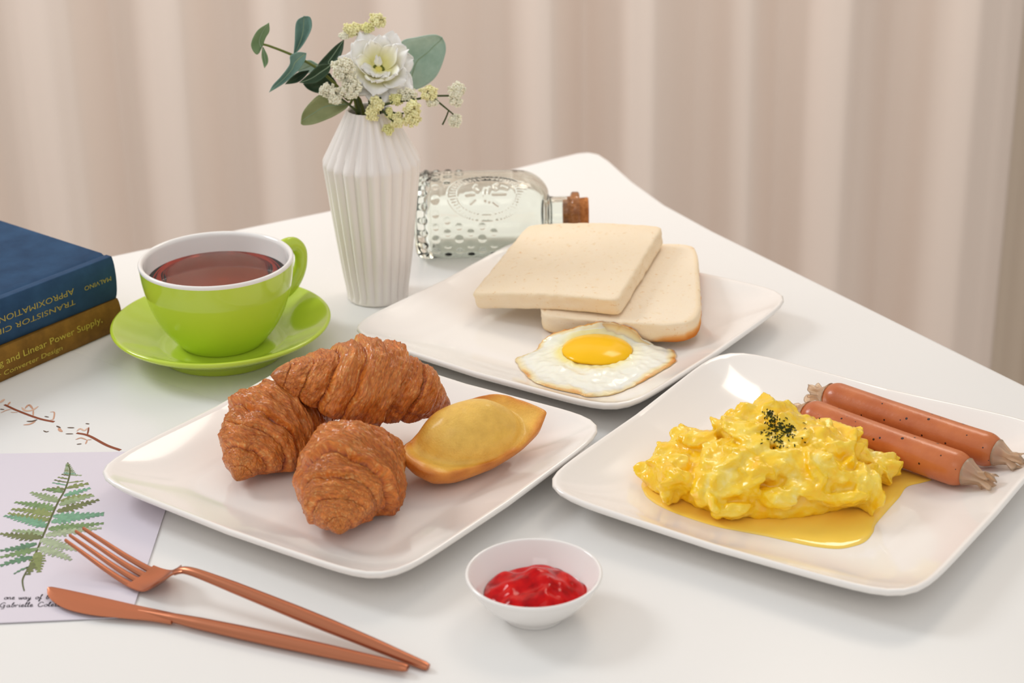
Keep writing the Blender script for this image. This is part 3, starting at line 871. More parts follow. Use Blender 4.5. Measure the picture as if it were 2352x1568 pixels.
# ------------------------------------------------------------------ saucer, cup, tea
SX, SY = -0.2008, 1.2095
sau = [(0, 0.0030), (0.036, 0.0030), (0.0385, 0.0), (0.0425, 0.0), (0.0440, 0.0018), (0.0475, 0.0065), (0.0560, 0.0108), (0.0660, 0.0158), (0.0725, 0.0194), (0.0752, 0.0216), (0.0755, 0.0232), (0.0742, 0.0240),
       (0.0725, 0.0234), (0.066, 0.0200), (0.056, 0.0150), (0.0475, 0.0112), (0.0425, 0.0090), (0.036, 0.0080), (0.030, 0.0078), (0, 0.0078)]
tag(mesh('saucer', *lathe(spline_prof(sau), 144), M_lime, None, (SX, SY, T)), 'round lime green saucer under the green cup', 'saucer')
cup = thing('teacup', 'lime green teacup with white inside, standing on the green saucer', 'cup', (SX, SY, 0.0080))
outer = [(0, 0.0016), (0.024, 0.0016), (0.0255, 0.0), (0.0285, 0.0), (0.0298, 0.0014), (0.0340, 0.0062), (0.0400, 0.0145), (0.0455, 0.0255), (0.0495, 0.0380), (0.0515, 0.0480), (0.0523, 0.0560), (0.0526, 0.0588)]
mesh('cup_wall', *lathe(spline_prof(outer), 128), M_lime, cup)
lining = [(0.0526, 0.0588), (0.0527, 0.0602), (0.0519, 0.0613), (0.0505, 0.0611), (0.0493, 0.0595), (0.0489, 0.0560), (0.0478, 0.0470), (0.0455, 0.0370), (0.0418, 0.0255), (0.0360, 0.0150), (0.0280, 0.0075), (0.018, 0.0050), (0, 0.0048)]
tag(mesh('cup_lining', *lathe(spline_prof(lining), 128), M_white, cup), 'white glazed inside and rim')
ph = R(44)
hp = [(0.0514, 0.0498), (0.0590, 0.0530), (0.0668, 0.0520), (0.0722, 0.0450), (0.0712, 0.0345), (0.0650, 0.0250), (0.0560, 0.0200), (0.0418, 0.0190)]
hs = spline([(q[0] * math.cos(ph), q[0] * math.sin(ph), q[1]) for q in hp], 40)
hr = [0.0050 + 0.0012 * abs(1 - 2 * i / 39) for i in range(40)]
mesh('handle', *tube(hs, hr, 20, 0.72, upv=(-math.sin(ph), math.cos(ph), 0)), M_lime, cup)
M_tea = bpy.data.materials.new('black_tea'); M_tea.use_nodes = True
nt = M_tea.node_tree; nt.nodes.clear()
out = nt.nodes.new('ShaderNodeOutputMaterial'); gl = nt.nodes.new('ShaderNodeBsdfGlass'); va = nt.nodes.new('ShaderNodeVolumeAbsorption')
gl.inputs['IOR'].default_value = 1.33; gl.inputs['Roughness'].default_value = 0.0; gl.inputs['Color'].default_value = (1, 1, 1, 1)
va.inputs['Color'].default_value = (0.84, 0.36, 0.10, 1); va.inputs['Density'].default_value = 40
nt.links.new(gl.outputs[0], out.inputs['Surface']); nt.links.new(va.outputs[0], out.inputs['Volume'])
lev = 0.0478
tp = [(0, 0.0050), (0.018, 0.0052), (0.0278, 0.0077), (0.0358, 0.0152), (0.0416, 0.0257), (0.0453, 0.0372), (0.04765, 0.0470), (0.0474, lev), (0.03, lev), (0, lev)]
tag(mesh('tea', *lathe(tp, 128), M_tea, None, (SX, SY, T + 0.0080), True, None, 35), 'dark red-brown tea filling the green cup', 'tea')

# ------------------------------------------------------------------ vase
VX, VY = P(868, 680).x, P(868, 680).y
def vase():
    prof = [(0.0205, 0.0), (0.0226, 0.0012)] + [(0.0232 + (0.0352 - 0.0232) * q ** 0.9, 0.008 + 0.0945 * q) for q in np.linspace(0, 1, 8)] + [(0.0354, 0.1050), (0.0348, 0.1075)]
    prof += [(0.0348 - (0.0348 - 0.0172) * q, 0.1075 + 0.0340 * q) for q in np.linspace(0.15, 1, 6)] + [(0.0166, 0.1432), (0.0164, 0.1442)]
    pr = spline(prof, 70)
    n = 22 * 14
    vs = []
    for r, z in pr:
        amp = 0.085 * min(1, z / 0.006) * (1 - 0.4 * max(0, (z - .125) / .02))
        for j in range(n):
            a = 2 * math.pi * j / n
            f = abs(math.sin(a * 11))
            rr = r * (1 - amp * (1 - f ** 0.9))
            vs.append((rr * math.cos(a), rr * math.sin(a), z))
    # inside
    for r, z in ((0.0152, 0.1440), (0.0145, 0.1420), (0.017, 0.137), (0.022, 0.128), (0.029, 0.115), (0.031, 0.10), (0.021, 0.02), (0.015, 0.008)):
        for j in range(n):
            a = 2 * math.pi * j / n
            vs.append((r * math.cos(a), r * math.sin(a), z))
    nr = 70 + 8
    fs = grid_faces(nr, n, True); fs.append(tuple(range(n - 1, -1, -1))); fs.append(tuple((nr - 1) * n + j for j in range(n)))
    o = mesh('ribbed_vase', vs, fs, M_vase, None, (VX, VY, T))
    o.rotation_euler = (0, 0, 0.1)
    tag(o, 'tall cream vase with vertical ribs holding the flowers', 'vase')
vase()

# ------------------------------------------------------------------ flowers
VB = Vector((VX, VY, 0))
def Z1(x, y, dy=0.0):
    """point near the vase's upright plane, from a crop of the photograph (4.052x, origin 540,0)"""
    return V(540 + x / 4.052, y / 4.052, VY + dy)
M_leaf = {}
def leaf_mat(name, c1, c2, rough=0.55):
    m = mat(name, c1, rough, 0.3, sss=0.05, sscale=0.002)
    L(m, ramp(m, noise_tex(m, 70, 4, 0.6), [(0.3, c1), (0.7, c2)]), bsdf(m).inputs['Base Color'])
    bump(m, noise_tex(m, 300, 3), 0.15, 0.0005)
    return m
ML_blue = leaf_mat('eucalyptus_leaf', srgb(94, 126, 114), srgb(128, 160, 148))
ML_dark = leaf_mat('dark_leaf', srgb(48, 68, 50), srgb(74, 96, 72))
ML_olive = leaf_mat('olive_leaf', srgb(134, 144, 98), srgb(160, 166, 122))
ML_sage = leaf_mat('sage_leaf', srgb(112, 140, 96), srgb(134, 158, 116))
ML_pale = leaf_mat('pale_eucalyptus_leaf', srgb(150, 178, 160), srgb(184, 206, 190))
M_vein = mat('leaf_vein', srgb(150, 172, 140), 0.6)
M_stem = mat('flower_stem', srgb(104, 112, 44), 0.6)
M_stemd = mat('dark_stem', srgb(66, 78, 36), 0.6)
M_petal = mat('white_petal_cloth', srgb(250, 244, 236), 0.7, 0.2, sss=0.25, sssr=(1, .9, .7), sscale=0.004)
M_centre = mat('yellow_green_flower_centre', srgb(226, 214, 120), 0.8, 0.2)
L(M_petal, attr(M_petal), bsdf(M_petal).inputs['Base Color'])
M_flo = mat('cream_floret', srgb(243, 234, 172), 0.75, 0.2, sss=0.15, sscale=0.002)
L(M_flo, attr(M_flo), bsdf(M_flo).inputs['Base Color'])

def leaf(parent, org, sideA, sideB, mt, d0=0.0, d1=0.0, cup=0.004, vein=True, m=24, nv=10):
    """leaf blade from its two outlines (both run base -> tip), d0/d1: depth of base and tip behind the vase's plane"""
    A, B = spline(sideA, m), spline(sideB, m)
    vs = []
    org = Vector(org)
    mid = []
    for i in range(m):
        t = i / (m - 1)
        for k in range(nv + 1):
            s = k / nv
            q = A[i] * (1 - s) + B[i] * s
            dep = d0 + (d1 - d0) * t + cup * (math.sin(math.pi * t) * 0.8) - cup * abs(2 * s - 1) ** 1.5 * math.sin(math.pi * min(1, t + .05))
            v = Z1(q[0], q[1], dep)
            vs.append(v - org)
        mid.append(vs[-1 - nv // 2] + Vector((0, -0.00035, 0)))
    o = mesh('leaf', vs, grid_faces(m, nv + 1, False), mt, parent)
    sd = o.modifiers.new('blade', 'SOLIDIFY'); sd.thickness = 0.0005; sd.offset = 0
    if vein:
        mesh('midrib', *tube(mid[1:-1], [0.0005 * (1 - 0.7 * i / m) for i in range(len(mid) - 2)], 6), M_vein, o)
    return o
def stem(parent, org, pts, r0_, r1_, mt=None, name='stem'):
    p = spline(pts, max(8, 6 * len(pts)))
    q = [Vector(a) - Vector(org) for a in p]
    rr = list(np.linspace(r0_, r1_, len(q)))
    return mesh(name, *tube(q, rr, 8), mt or M_stem, parent)

mouth = Vector((VX, VY, 0.143))
inside = Vector((VX, VY, 0.085))
# eucalyptus sprig to the left
org = Vector((VX, VY, 0.01))
def flower_thing(name, label, cat, grp=None):
    return thing(name, label, cat, org, group=grp)
eu = flower_thing('eucalyptus_sprig', 'eucalyptus sprig with blue-green leaves reaching left out of the vase', 'foliage')
stem(eu, org, [inside + Vector((0.004, 0, -.06)), mouth + Vector((-0.004, -0.002, 0)), Z1(1040, 920), Z1(930, 780), Z1(740, 620), Z1(540, 515), Z1(330, 432), Z1(258, 412)], 0.0013, 0.0008)
leaf(eu, org, [(262, 412), (285, 350), (318, 290), (316, 212)], [(262, 412), (205, 508), (150, 420), (205, 290), (316, 212)], ML_sage, 0.0, -0.010, 0.004)
leaf(eu, org, [(256, 440), (248, 520), (262, 590), (272, 634)], [(262, 440), (300, 520), (304, 580), (272, 634)], ML_sage, 0, -0.006, 0.002)
leaf(eu, org, [(545, 512), (556, 400), (570, 210), (640, 150)], [(545, 512), (628, 420), (708, 270), (700, 165), (640, 150)], ML_blue, 0.0, 0.008, 0.006)
leaf(eu, org, [(662, 495), (590, 486), (515, 520), (510, 600), (430, 710), (355, 790), (315, 860)], [(662, 495), (650, 560), (600, 640), (540, 700), (460, 770), (390, 815), (315, 860)], ML_blue, -0.004, -0.020, 0.004)
leaf(eu, org, [(770, 598), (690, 560), (610, 590), (578, 660)], [(770, 598), (740, 650), (650, 690), (578, 660)], ML_pale, 0.004, 0.012, 0.003)
leaf(eu, org, [(690, 655), (600, 670), (530, 715), (462, 785)], [(690, 655), (650, 710), (580, 765), (462, 785)], ML_dark, 0.0, -0.006, 0.003, False)
leaf(eu, org, [(900, 595), (780, 610), (690, 690), (598, 770)], [(900, 595), (860, 690), (760, 765), (680, 775), (598, 770)], ML_dark, -0.002, -0.014, 0.004)
leaf(eu, org, [(880, 680), (790, 720), (690, 765), (632, 780)], [(880, 680), (945, 800), (800, 865), (690, 835), (632, 780)], ML_dark, 0.006, 0.002, 0.004, False)
leaf(eu, org, [(920, 640), (830, 600), (770, 605), (850, 510), (930, 430), (1015, 365)], [(920, 640), (960, 570), (1000, 470), (1015, 365)], ML_dark, 0.008, 0.020, 0.003)
lf = flower_thing('leaf_sprig', 'single broad olive leaf drooping left over the rim of the vase', 'foliage')
stem(lf, org, [inside + Vector((-.004, -.004, -.06)), mouth + Vector((-0.008, -0.006, 0)), Z1(1060, 965, -0.008)], 0.0012, 0.0009)
leaf(lf, org, [(1065, 962), (930, 925), (800, 880), (700, 955), (630, 1050), (612, 1150)], [(1065, 962), (1030, 1010), (930, 1075), (830, 1120), (730, 1155), (640, 1165), (612, 1150)], ML_olive, -0.008, -0.020, 0.006)
rl = flower_thing('eucalyptus_sprig', 'eucalyptus stem with one large round grey-green leaf on the right, behind the white flower', 'foliage')
stem(rl, org, [inside + Vector((0.004, 0.004, -.06)), mouth + Vector((0.006, 0.006, 0)), Z1(1420, 860, 0.012), Z1(1590, 800, 0.02)], 0.0013, 0.0009, M_stemd)
leaf(rl, org, [(1590, 815), (1560, 620), (1540, 400), (1700, 345), (1850, 322), (1925, 345)], [(1590, 815), (1690, 830), (1810, 770), (1890, 680), (1950, 520), (1958, 420), (1925, 345)], ML_pale, 0.020, 0.024, 0.008, m=30)

# white flower
def flower():
    fl = flower_thing('white_flower', 'large white cloth flower with a pale yellow throat, topmost in the vase', 'flower')
    C = Z1(1335, 640, 0.004)
    axis = Vector((0.06, -0.72, 0.58)).normalized()       # the cup opens towards the viewer
    e1 = axis.cross(Vector((0, 0, 1))).normalized(); e2 = e1.cross(axis)
    stem(fl, org, [inside + Vector((0.0, 0.003, -.06)), mouth + Vector((0.002, -0.001, 0.004)), Z1(1290, 930, 0.002), C - axis * 0.014], 0.0017, 0.0015)
    mesh('calyx', *tube([C - axis * 0.020 - org, C - axis * 0.012 - org, C - axis * 0.006 - org, C - axis * 0.001 - org], [0.0018, 0.005, 0.008, 0.010], 14), M_stem, fl)
    rnd = random.Random(5)
    def petal(ang, r_in, r_out, rise_in, rise_out, width, m_y, curl, sd):
        m, nv = 18, 16
        vs, cols = [], []
        for i in range(m):
            t = i / (m - 1)
            rad = r_in + (r_out - r_in) * t ** 0.9
            h = rise_in + (rise_out - rise_in) * t ** 1.5 - curl * max(0, t - 0.62) ** 2 * 4
            wd = width * (0.30 + 0.70 * math.sin(math.pi / 2 * min(1, t * 1.2))) * (1 - 0.62 * max(0, (t - 0.72) / 0.28) ** 2.2)
            for k in range(nv):
                s = 2 * k / (nv - 1) - 1
                a = ang + s * wd / max(rad, 0.006) * 0.62
                ruff = 0.0020 * t ** 2 * math.sin(s * 6 + sd) + 0.0030 * t * n3(s * 2 + sd, t * 3)
                edge_back = 0.0022 * s * s * t
                rr = rad * (1 - 0.10 * s * s * t) + 0.0016 * t ** 2 * n3(s * 3, sd)
                v = C + e1 * (rr * math.cos(a)) + e2 * (rr * math.sin(a)) + axis * (h + ruff - edge_back)
                vs.append(v - org)
                k_ = max(0, min(1, (t * m_y - 0.25) / 0.5))
                cols.append((0.92 + 0.06 * k_, 0.86 + 0.10 * k_, 0.36 + 0.57 * k_, 1))
        o = mesh('petal', vs, grid_faces(m, nv, False), M_petal, fl, None, True, cols)
        sd_ = o.modifiers.new('cloth', 'SOLIDIFY'); sd_.thickness = 0.0004; sd_.offset = 0
    for i in range(7): petal(i * 0.898 + 0.25, 0.003, 0.0278 + rnd.uniform(-.002, .002), -0.004, 0.0050 + rnd.uniform(-.002, .002), 0.0190, 1.6, 0.0045, i * 2.1)
    for i in range(6): petal(i * 1.047 + 0.7, 0.003, 0.0235 + rnd.uniform(-.002, .0015), -0.002, 0.0135 + rnd.uniform(-.002, .002), 0.0180, 1.1, 0.0030, i * 1.7 + 9)
    for i in range(5): petal(i * 1.257 + 1.25, 0.002, 0.0165, -0.002, 0.0165 + rnd.uniform(-.002, .002), 0.0140, 0.75, 0.0015, i * 1.3 + 20)
    for an, ro, ri, wd in ((5.95, 0.0125, 0.0135, 0.0095), (5.05, 0.0105, 0.0115, 0.0090), (4.25, 0.0120, 0.0100, 0.0085), (1.6, 0.0060, 0.0090, 0.0070)): petal(an, 0.001, ro, -0.001, ri, wd, 1.7, 0.001, an * 3)
    mesh('flower_centre', *tube([C - axis * 0.004 - org, C - axis * 0.0022 - org, C - org], [0.0045, 0.0045, 0.001], 16), M_centre, fl)
flower()

# cream filler blossom
def cluster(parent, x, y, rx, ry, dy, seed, tone):
    rnd = random.Random(seed)
    c = Z1(x, y, dy)
    k = 1 / 4.052 / 3090.0
    B = MB()
    nfl = int(24 + (rx * ry) / 90)
    for i in range(nfl):
        d = Vector((rnd.gauss(0, 1), rnd.gauss(0, 1), rnd.gauss(0, 1))).normalized() * rnd.uniform(0.45, 1.0)
        p = c + Vector((d.x * rx * k, d.y * (rx + ry) / 2 * k, d.z * ry * k)) - org
        rad = rnd.uniform(0.0008, 0.0015)
        sh = rnd.uniform(0.86, 1.05)
        colr = [min(1, q * sh) for q in (tone[:3])] + [1]
        for q in range(4):
            a = q * 1.57 + rnd.uniform(0, 1)
            o = Vector((math.cos(a), rnd.uniform(-.7, .2), math.sin(a))) * rad * 0.75
            s1, s2, s3 = rad * rnd.uniform(.5, .9), rad * rnd.uniform(.4, .7), rad * rnd.uniform(.5, .9)
            B.add(([p + o + Vector((v.x * s1, v.y * s2, v.z * s3)) for v in ICO1[0]], ICO1[1]), tuple(colr))
        if i % 5 == 0:
            B.add(([p - d * 0.001 + Vector((v.x * .0007, v.y * .0007, v.z * .0012)) for v in ICO1[0]], ICO1[1]), srgb(132, 140, 66))
    o = B.build('blossom_cluster', M_flo, parent, None, True, True)
    o['kind'] = 'stuff'
    return o
ICO1 = ico(1)
CRE, YEL, GRN = srgb(250, 244, 220), srgb(253, 244, 188), srgb(242, 236, 170)
fa = flower_thing('filler_flower_sprig', 'sprig of small cream blossoms left of the white flower', 'flower', 'sprigs of small filler blossoms')
stem(fa, org, [inside + Vector((-.003, -.008, -.06)), mouth + Vector((-.006, -.008, 0)), Z1(1080, 900, -0.014), Z1(1040, 760, -0.016), Z1(1010, 660, -0.016)], 0.0011, 0.0007, M_stemd)
stem(fa, org, [mouth + Vector((-.006, -.008, 0)), Z1(1030, 950, -0.016), Z1(900, 860, -0.016)], 0.0009, 0.0007, M_stemd)
cluster(fa, 1000, 640, 105, 100, -0.016, 1, CRE); cluster(fa, 1080, 820, 95, 95, -0.016, 2, CRE); cluster(fa, 1060, 720, 75, 60, -0.014, 22, CRE)
cluster(fa, 865, 840, 75, 65, -0.016, 3, CRE); cluster(fa, 930, 910, 70, 70, -0.016, 4, CRE)
fb = flower_thing('filler_flower_sprig', 'sprig of small yellow-green blossoms above and behind the white flower', 'flower', 'sprigs of small filler blossoms')
stem(fb, org, [inside + Vector((0, .006, -.06)), mouth + Vector((0, .008, 0)), Z1(1230, 700, 0.02), Z1(1210, 320, 0.018), Z1(1320, 230, 0.018)], 0.0011, 0.0006, M_stemd)
stem(fb, org, [Z1(1215, 400, 0.018), Z1(1150, 330, 0.018), Z1(1080, 290, 0.018)], 0.0008, 0.0006, M_stemd)
cluster(fb, 1085, 270, 90, 60, 0.018, 5, YEL); cluster(fb, 1320, 190, 75, 60, 0.018, 6, YEL); cluster(fb, 1230, 265, 55, 40, 0.018, 7, GRN); cluster(fb, 1010, 330, 40, 25, 0.018, 8, CRE)
fc = flower_thing('filler_flower_sprig', 'branching sprig of small yellow blossoms hanging right over the vase shoulder', 'flower', 'sprigs of small filler blossoms')
stem(fc, org, [inside + Vector((.005, -.008, -.06)), mouth + Vector((.008, -.006, 0.001)), Z1(1380, 980, -0.014), Z1(1520, 945, -0.014), Z1(1700, 920, -0.012), Z1(1840, 895, -0.010), Z1(2000, 890, -0.008)], 0.0011, 0.0007, M_stemd)
stem(fc, org, [Z1(1830, 900, -0.010), Z1(1930, 980, -0.010), Z1(2045, 1075, -0.010)], 0.0008, 0.0005, M_stemd)
stem(fc, org, [Z1(1985, 1035, -0.010), Z1(1960, 1100, -0.010), Z1(1930, 1160, -0.010)], 0.0005, 0.0006, M_stemd)
stem(fc, org, [mouth + Vector((.008, -.006, 0.001)), Z1(1370, 1030, -0.018), Z1(1440, 1100, -0.02), Z1(1490, 1140, -0.02)], 0.0009, 0.0006, M_stemd)
stem(fc, org, [Z1(1400, 1010, -0.016), Z1(1500, 1055, -0.018), Z1(1600, 1050, -0.02)], 0.0008, 0.0006, M_stemd)
cluster(fc, 1320, 965, 55, 60, -0.020, 9, YEL); cluster(fc, 1280, 1050, 55, 80, -0.020, 10, YEL)
cluster(fc, 1655, 1010, 75, 75, -0.020, 11, YEL); cluster(fc, 1650, 1100, 80, 75, -0.020, 12, YEL)
cluster(fc, 1510, 1120, 55, 70, -0.020, 13, YEL); cluster(fc, 1420, 1200, 50, 40, -0.020, 14, GRN); cluster(fc, 1440, 1060, 30, 50, -0.018, 15, GRN)
cluster(fc, 1600, 880, 80, 55, -0.010, 16, CRE); cluster(fc, 1500, 920, 60, 50, -0.012, 17, GRN); cluster(fc, 1800, 860, 75, 60, -0.012, 18, YEL); cluster(fc, 1830, 945, 55, 35, -0.010, 23, CRE)
cluster(fc, 2060, 840, 80, 80, -0.008, 19, CRE); cluster(fc, 2060, 940, 60, 50, -0.008, 20, CRE); cluster(fc, 2040, 1120, 65, 65, -0.010, 21, CRE)

# ------------------------------------------------------------------ glass bottle
def bottle():
    M_glass = bpy.data.materials.new('pale_green_glass'); M_glass.use_nodes = True
    nt = M_glass.node_tree; nt.nodes.clear()
    out = nt.nodes.new('ShaderNodeOutputMaterial'); gl = nt.nodes.new('ShaderNodeBsdfGlass')
    gl.inputs['IOR'].default_value = 1.45; gl.inputs['Roughness'].default_value = 0.0; gl.inputs['Color'].default_value = (0.978, 0.992, 0.972, 1)
    nt.links.new(gl.outputs[0], out.inputs['Surface'])
    M_cork = mat('cork', srgb(196, 122, 66), 0.8, 0.2)
    L(M_cork, ramp(M_cork, noise_tex(M_cork, 240, 5, 0.7), [(0.3, srgb(140, 74, 34)), (0.6, srgb(204, 132, 76))]), bsdf(M_cork).inputs['Base Color'])
    rb = 0.0320
    xa, xs, xl0, xl1, xk0, xk1 = [P(px, 491, rb).x for px in (953, 1262, 1312, 1331, 1293, 1352)]
    cy = P(1110, 491, rb).y
    L0 = xs - xa
    root = thing('glass_bottle', 'clear embossed glass bottle with cork lying on its side behind the bread', 'bottle', (xa, cy, 0))
    def sect(r, pw, n=96):
        o = []
        for j in range(n):
            a = 2 * math.pi * j / n
            c_, s_ = math.cos(a), math.sin(a)
            g = (abs(c_) ** pw + abs(s_) ** pw) ** (-1 / pw)
            o.append((r * g * c_, r * g * s_))
        return o
    def loft(prof, n=96):
        vs = []
        for x, r, pw in prof:
            for y, z in sect(r, pw, n): vs.append((x, y, z + rb))
        return vs
    prof = [(0.0, 0.004, 2), (0.0, 0.022, 2.6), (0.0008, 0.0275, 2.7), (0.003, 0.0305, 2.7), (0.007, 0.032, 2.7)]
    prof += [(x, 0.032, 2.7) for x in np.linspace(0.012, L0 - 0.024, 12)]
    for q in np.linspace(0.1, 1, 10):
        a = q * math.pi / 2
        prof.append((L0 - 0.024 + 0.024 * math.sin(a), 0.0135 + 0.0185 * math.cos(a), 2.7 - 0.7 * q))
    x0 = L0
    prof += [(x0 + 0.0008, 0.0128, 2), (x0 + 0.004, 0.0125, 2), (xl0 - xa - 0.001, 0.0125, 2), (xl0 - xa, 0.0150, 2), (xl0 - xa + .001, 0.0160, 2), (xl1 - xa - .001, 0.0160, 2), (xl1 - xa, 0.0150, 2), (xl1 - xa, 0.0108, 2)]
    # inside wall
    prof += [(xl0 - xa, 0.0104, 2), (x0, 0.0102, 2)]
    for q in np.linspace(1, 0.05, 9):
        a = q * math.pi / 2
        prof.append((L0 - 0.026 + 0.0225 * math.sin(a), 0.0110 + 0.0175 * math.cos(a), 2.7 - 0.7 * q))
    prof += [(x, 0.0285, 2.7) for x in np.linspace(L0 - 0.03, 0.014, 8)] + [(0.010, 0.027, 2.7), (0.008, 0.022, 2.6), (0.0085, 0.004, 2)]
    # moulded relief of the outer wall: round studs, an oval emblem with a ticked rim and a figure of strokes
    xc = P(1118, 452, 0.05).x - xa
    a0 = R(45)
    studs = []
    for xi in range(9):
        x = 0.0085 + xi * 0.0088
        for q in range(13):
            a = R(-42 + q * 18 + (9 if xi % 2 else 0))
            if x > L0 - 0.030 or a > R(150): continue
            if ((x - xc) / 0.034) ** 2 + ((a - a0) * 0.036 / 0.026) ** 2 < 1.0: continue
            if xi > 3 and (a > R(20) or xi > 6): continue
            studs.append((x, a))
    SV = np.array(studs)
    segs = np.array([((0.002, 0.006), (0.001, 0.0)), ((0.001, 0.0), (0.002, -0.006)), ((-0.001, 0.005), (-0.002, 0.0)), ((-0.002, 0.0), (-0.001, -0.005)), ((0.005, 0.0005), (0.014, 0.0005)), ((-0.008, 0.009), (-0.0095, 0.006)), ((-0.0095, 0.006), (-0.007, 0.003)),
            ((0.008, 0.010), (0.0055, 0.0075)), ((0.0055, 0.0075), (0.007, 0.004)), ((-0.015, 0.0), (-0.010, 0.0005)), ((-0.012, -0.007), (-0.009, -0.004)), ((0.005, -0.006), (0.0085, -0.009)), ((0.012, 0.007), (0.015, 0.005))])
    def relief(x, a):
        d2 = ((SV[:, 0] - x) ** 2 + ((SV[:, 1] - a) * 0.0335) ** 2) / 0.0031 ** 2
        h = 0.0013 * float(np.sum(np.maximum(0, 1 - d2) ** 0.8))
        u, v = x - xc, (a - a0) * 0.036
        if abs(u) < 0.034 and abs(v) < 0.026:
            e = math.hypot(u / 0.0295, v / 0.0215)
            th = math.atan2(v / 0.0215, u / 0.0295)
            for ec in (1.0, 0.755): h += 0.0006 * math.exp(-((e - ec) / 0.022) ** 2)
            if 0.80 < e < 0.95: h += 0.0005 * max(0, math.sin(th * 48))
            if e < 0.72:
                A_, B_ = segs[:, 0], segs[:, 1]; p = np.array((u, v)); ab = B_ - A_
                t = np.clip(np.sum((p - A_) * ab, 1) / np.sum(ab * ab, 1), 0, 1)
                dm = float(np.min(np.linalg.norm(p - A_ - t[:, None] * ab, axis=1)))
                h += 0.0008 * math.exp(-(dm / 0.0009) ** 2)
        return h
    n = 300
    dense = []
    wall = [q for q in prof if q[0] <= L0 - 0.024 + 1e-6 and abs(q[1] - 0.032) < 1e-6]
    i0 = prof.index(wall[0])
    prof[i0:i0 + len(wall)] = [(x, 0.032, 2.7) for x in np.linspace(0.007, L0 - 0.024, 190)]
    i1 = i0 + 190
    vs = []
    for k, (x, r, pw) in enumerate(prof):
        for j, (y, z) in enumerate(sect(r, pw, n)):
            if i0 <= k < i1:
                ap = 2 * math.pi * j / n
                a = math.pi - ap
                g = 1 + relief(x, a) / math.hypot(y, z) * min(1, (k - i0) / 4)
                y *= g; z *= g
            vs.append((x, y, z + rb))
    fs = grid_faces(len(prof), n, True, flip=True)
    fs.append(tuple(range(n))); fs.append(tuple((len(prof) - 1) * n + j for j in range(n - 1, -1, -1)))
    mesh('glass_body', vs, fs, M_glass, root, None, True, None, 50)
    # cork
    x1, x2 = xk0 - xa, xk1 - xa
    cv, cf = tube([(x1, 0, rb), (x1 + .001, 0, rb), (x2 - .001, 0, rb), (x2, 0, rb)], [0.0096, 0.0102, 0.0116, 0.0110], 40)
    tag(mesh('cork_stopper', cv, cf, M_cork, root, None, True, None, 50), 'brown cork in the neck')
bottle()

# ------------------------------------------------------------------ books
def text_mesh(s, width, cap):
    cu = bpy.data.curves.new('t', 'FONT'); cu.body = s; cu.resolution_u = 3
    o = bpy.data.objects.new('t', cu); COL.objects.link(o)
    dg = bpy.context.evaluated_depsgraph_get()
    me = bpy.data.meshes.new_from_object(o.evaluated_get(dg))
    v = np.array([q.co[:] for q in me.vertices]); f = [tuple(p.vertices) for p in me.polygons]
    bpy.data.objects.remove(o); bpy.data.meshes.remove(me); bpy.data.curves.remove(cu)
    v[:, 0] = (v[:, 0] - v[:, 0].min()) / (v[:, 0].max() - v[:, 0].min()) * width
    v[:, 1] *= cap / 0.70
    return v, f
def book(name, label, corner, ang, z0, th, W_, H_, mt, lines, mtxt):
    r = thing(name, label, 'book', (corner[0], corner[1], z0), (0, 0, ang), 'old hardback books')
    bt = 0.0026
    # section in (y, z): boards with a rounded spine, joint grooves beside it
    def sec(o):
        a = [(W_, o), (0.012, o), (0.009, o + 0.0012), (0.006, o)]
        for q in np.linspace(-1, 1, 11):
            a.append((0.0022 - (0.0040 - o) * math.sqrt(max(0, 1 - q * q * .9)) + o * .2, th / 2 + q * (th / 2 - o)))
        a += [(0.006, th - o), (0.009, th - o - 0.0012), (0.012, th - o), (W_, th - o)]
        return a
    o1, i1 = sec(0.0), sec(bt)
    n = len(o1)
    vs, fs = [], []
    xs = [0.0, -0.0015, -H_]
    for x in xs:
        rg = 0.0
        vs += [(x, y, z) for y, z in o1] + [(x, y, z) for y, z in i1]
    for k in range(len(xs) - 1):
        b0, b1 = k * 2 * n, (k + 1) * 2 * n
        for i in range(n - 1):
            fs.append((b0 + i, b0 + i + 1, b1 + i + 1, b1 + i))
            fs.append((b0 + n + i, b1 + n + i, b1 + n + i + 1, b0 + n + i + 1))
        fs.append((b0, b1, b1 + n, b0 + n)); fs.append((b0 + n - 1, b0 + 2 * n - 1, b1 + 2 * n - 1, b1 + n - 1))
    for k, fl in ((0, False), (len(xs) - 1, True)):
        b0 = k * 2 * n
        for i in range(n - 1):
            q = (b0 + i, b0 + n + i, b0 + n + i + 1, b0 + i + 1)
            fs.append(q[::-1] if fl else q)
    bevel(mesh('cover', vs, fs, mt, r, None, True, None, 40), 0.0004, 2)
    M_pg = mat('book_pages', srgb(222, 206, 176), 0.9, 0.1)
    mesh('page_block', *box(-H_ + 0.004, -0.004, 0.0045, W_ - 0.004, bt, th - bt), M_pg, r, smooth=False)
    for (txt, x_a, x_b, zc, cap, flip) in lines:
        v, f = text_mesh(txt, abs(x_b - x_a), cap)
        out = []
        for x, y, _ in v:
            X = (x_a + x) if not flip else (x_b - x)
            Zz = (zc + y) if not flip else (zc - y)
            q = (Zz - th / 2) / (th / 2)
            out.append((X, 0.0022 - 0.0040 * math.sqrt(max(0, 1 - q * q * .9)) - 0.00025, Zz))
        lt = mesh('lettering', out, f, mtxt, r, smooth=False)
        tag(lt, 'gilt lettering on the spine')
M_blue = mat('navy_book_cloth', rough=0.75, spec=0.25)
L(M_blue, ramp(M_blue, noise_tex(M_blue, 40, 5, 0.6), [(0.3, srgb(34, 60, 90)), (0.7, srgb(48, 80, 114))]), bsdf(M_blue).inputs['Base Color'])
bump(M_blue, noise_tex(M_blue, 1500, 2), 0.25, 0.0004)
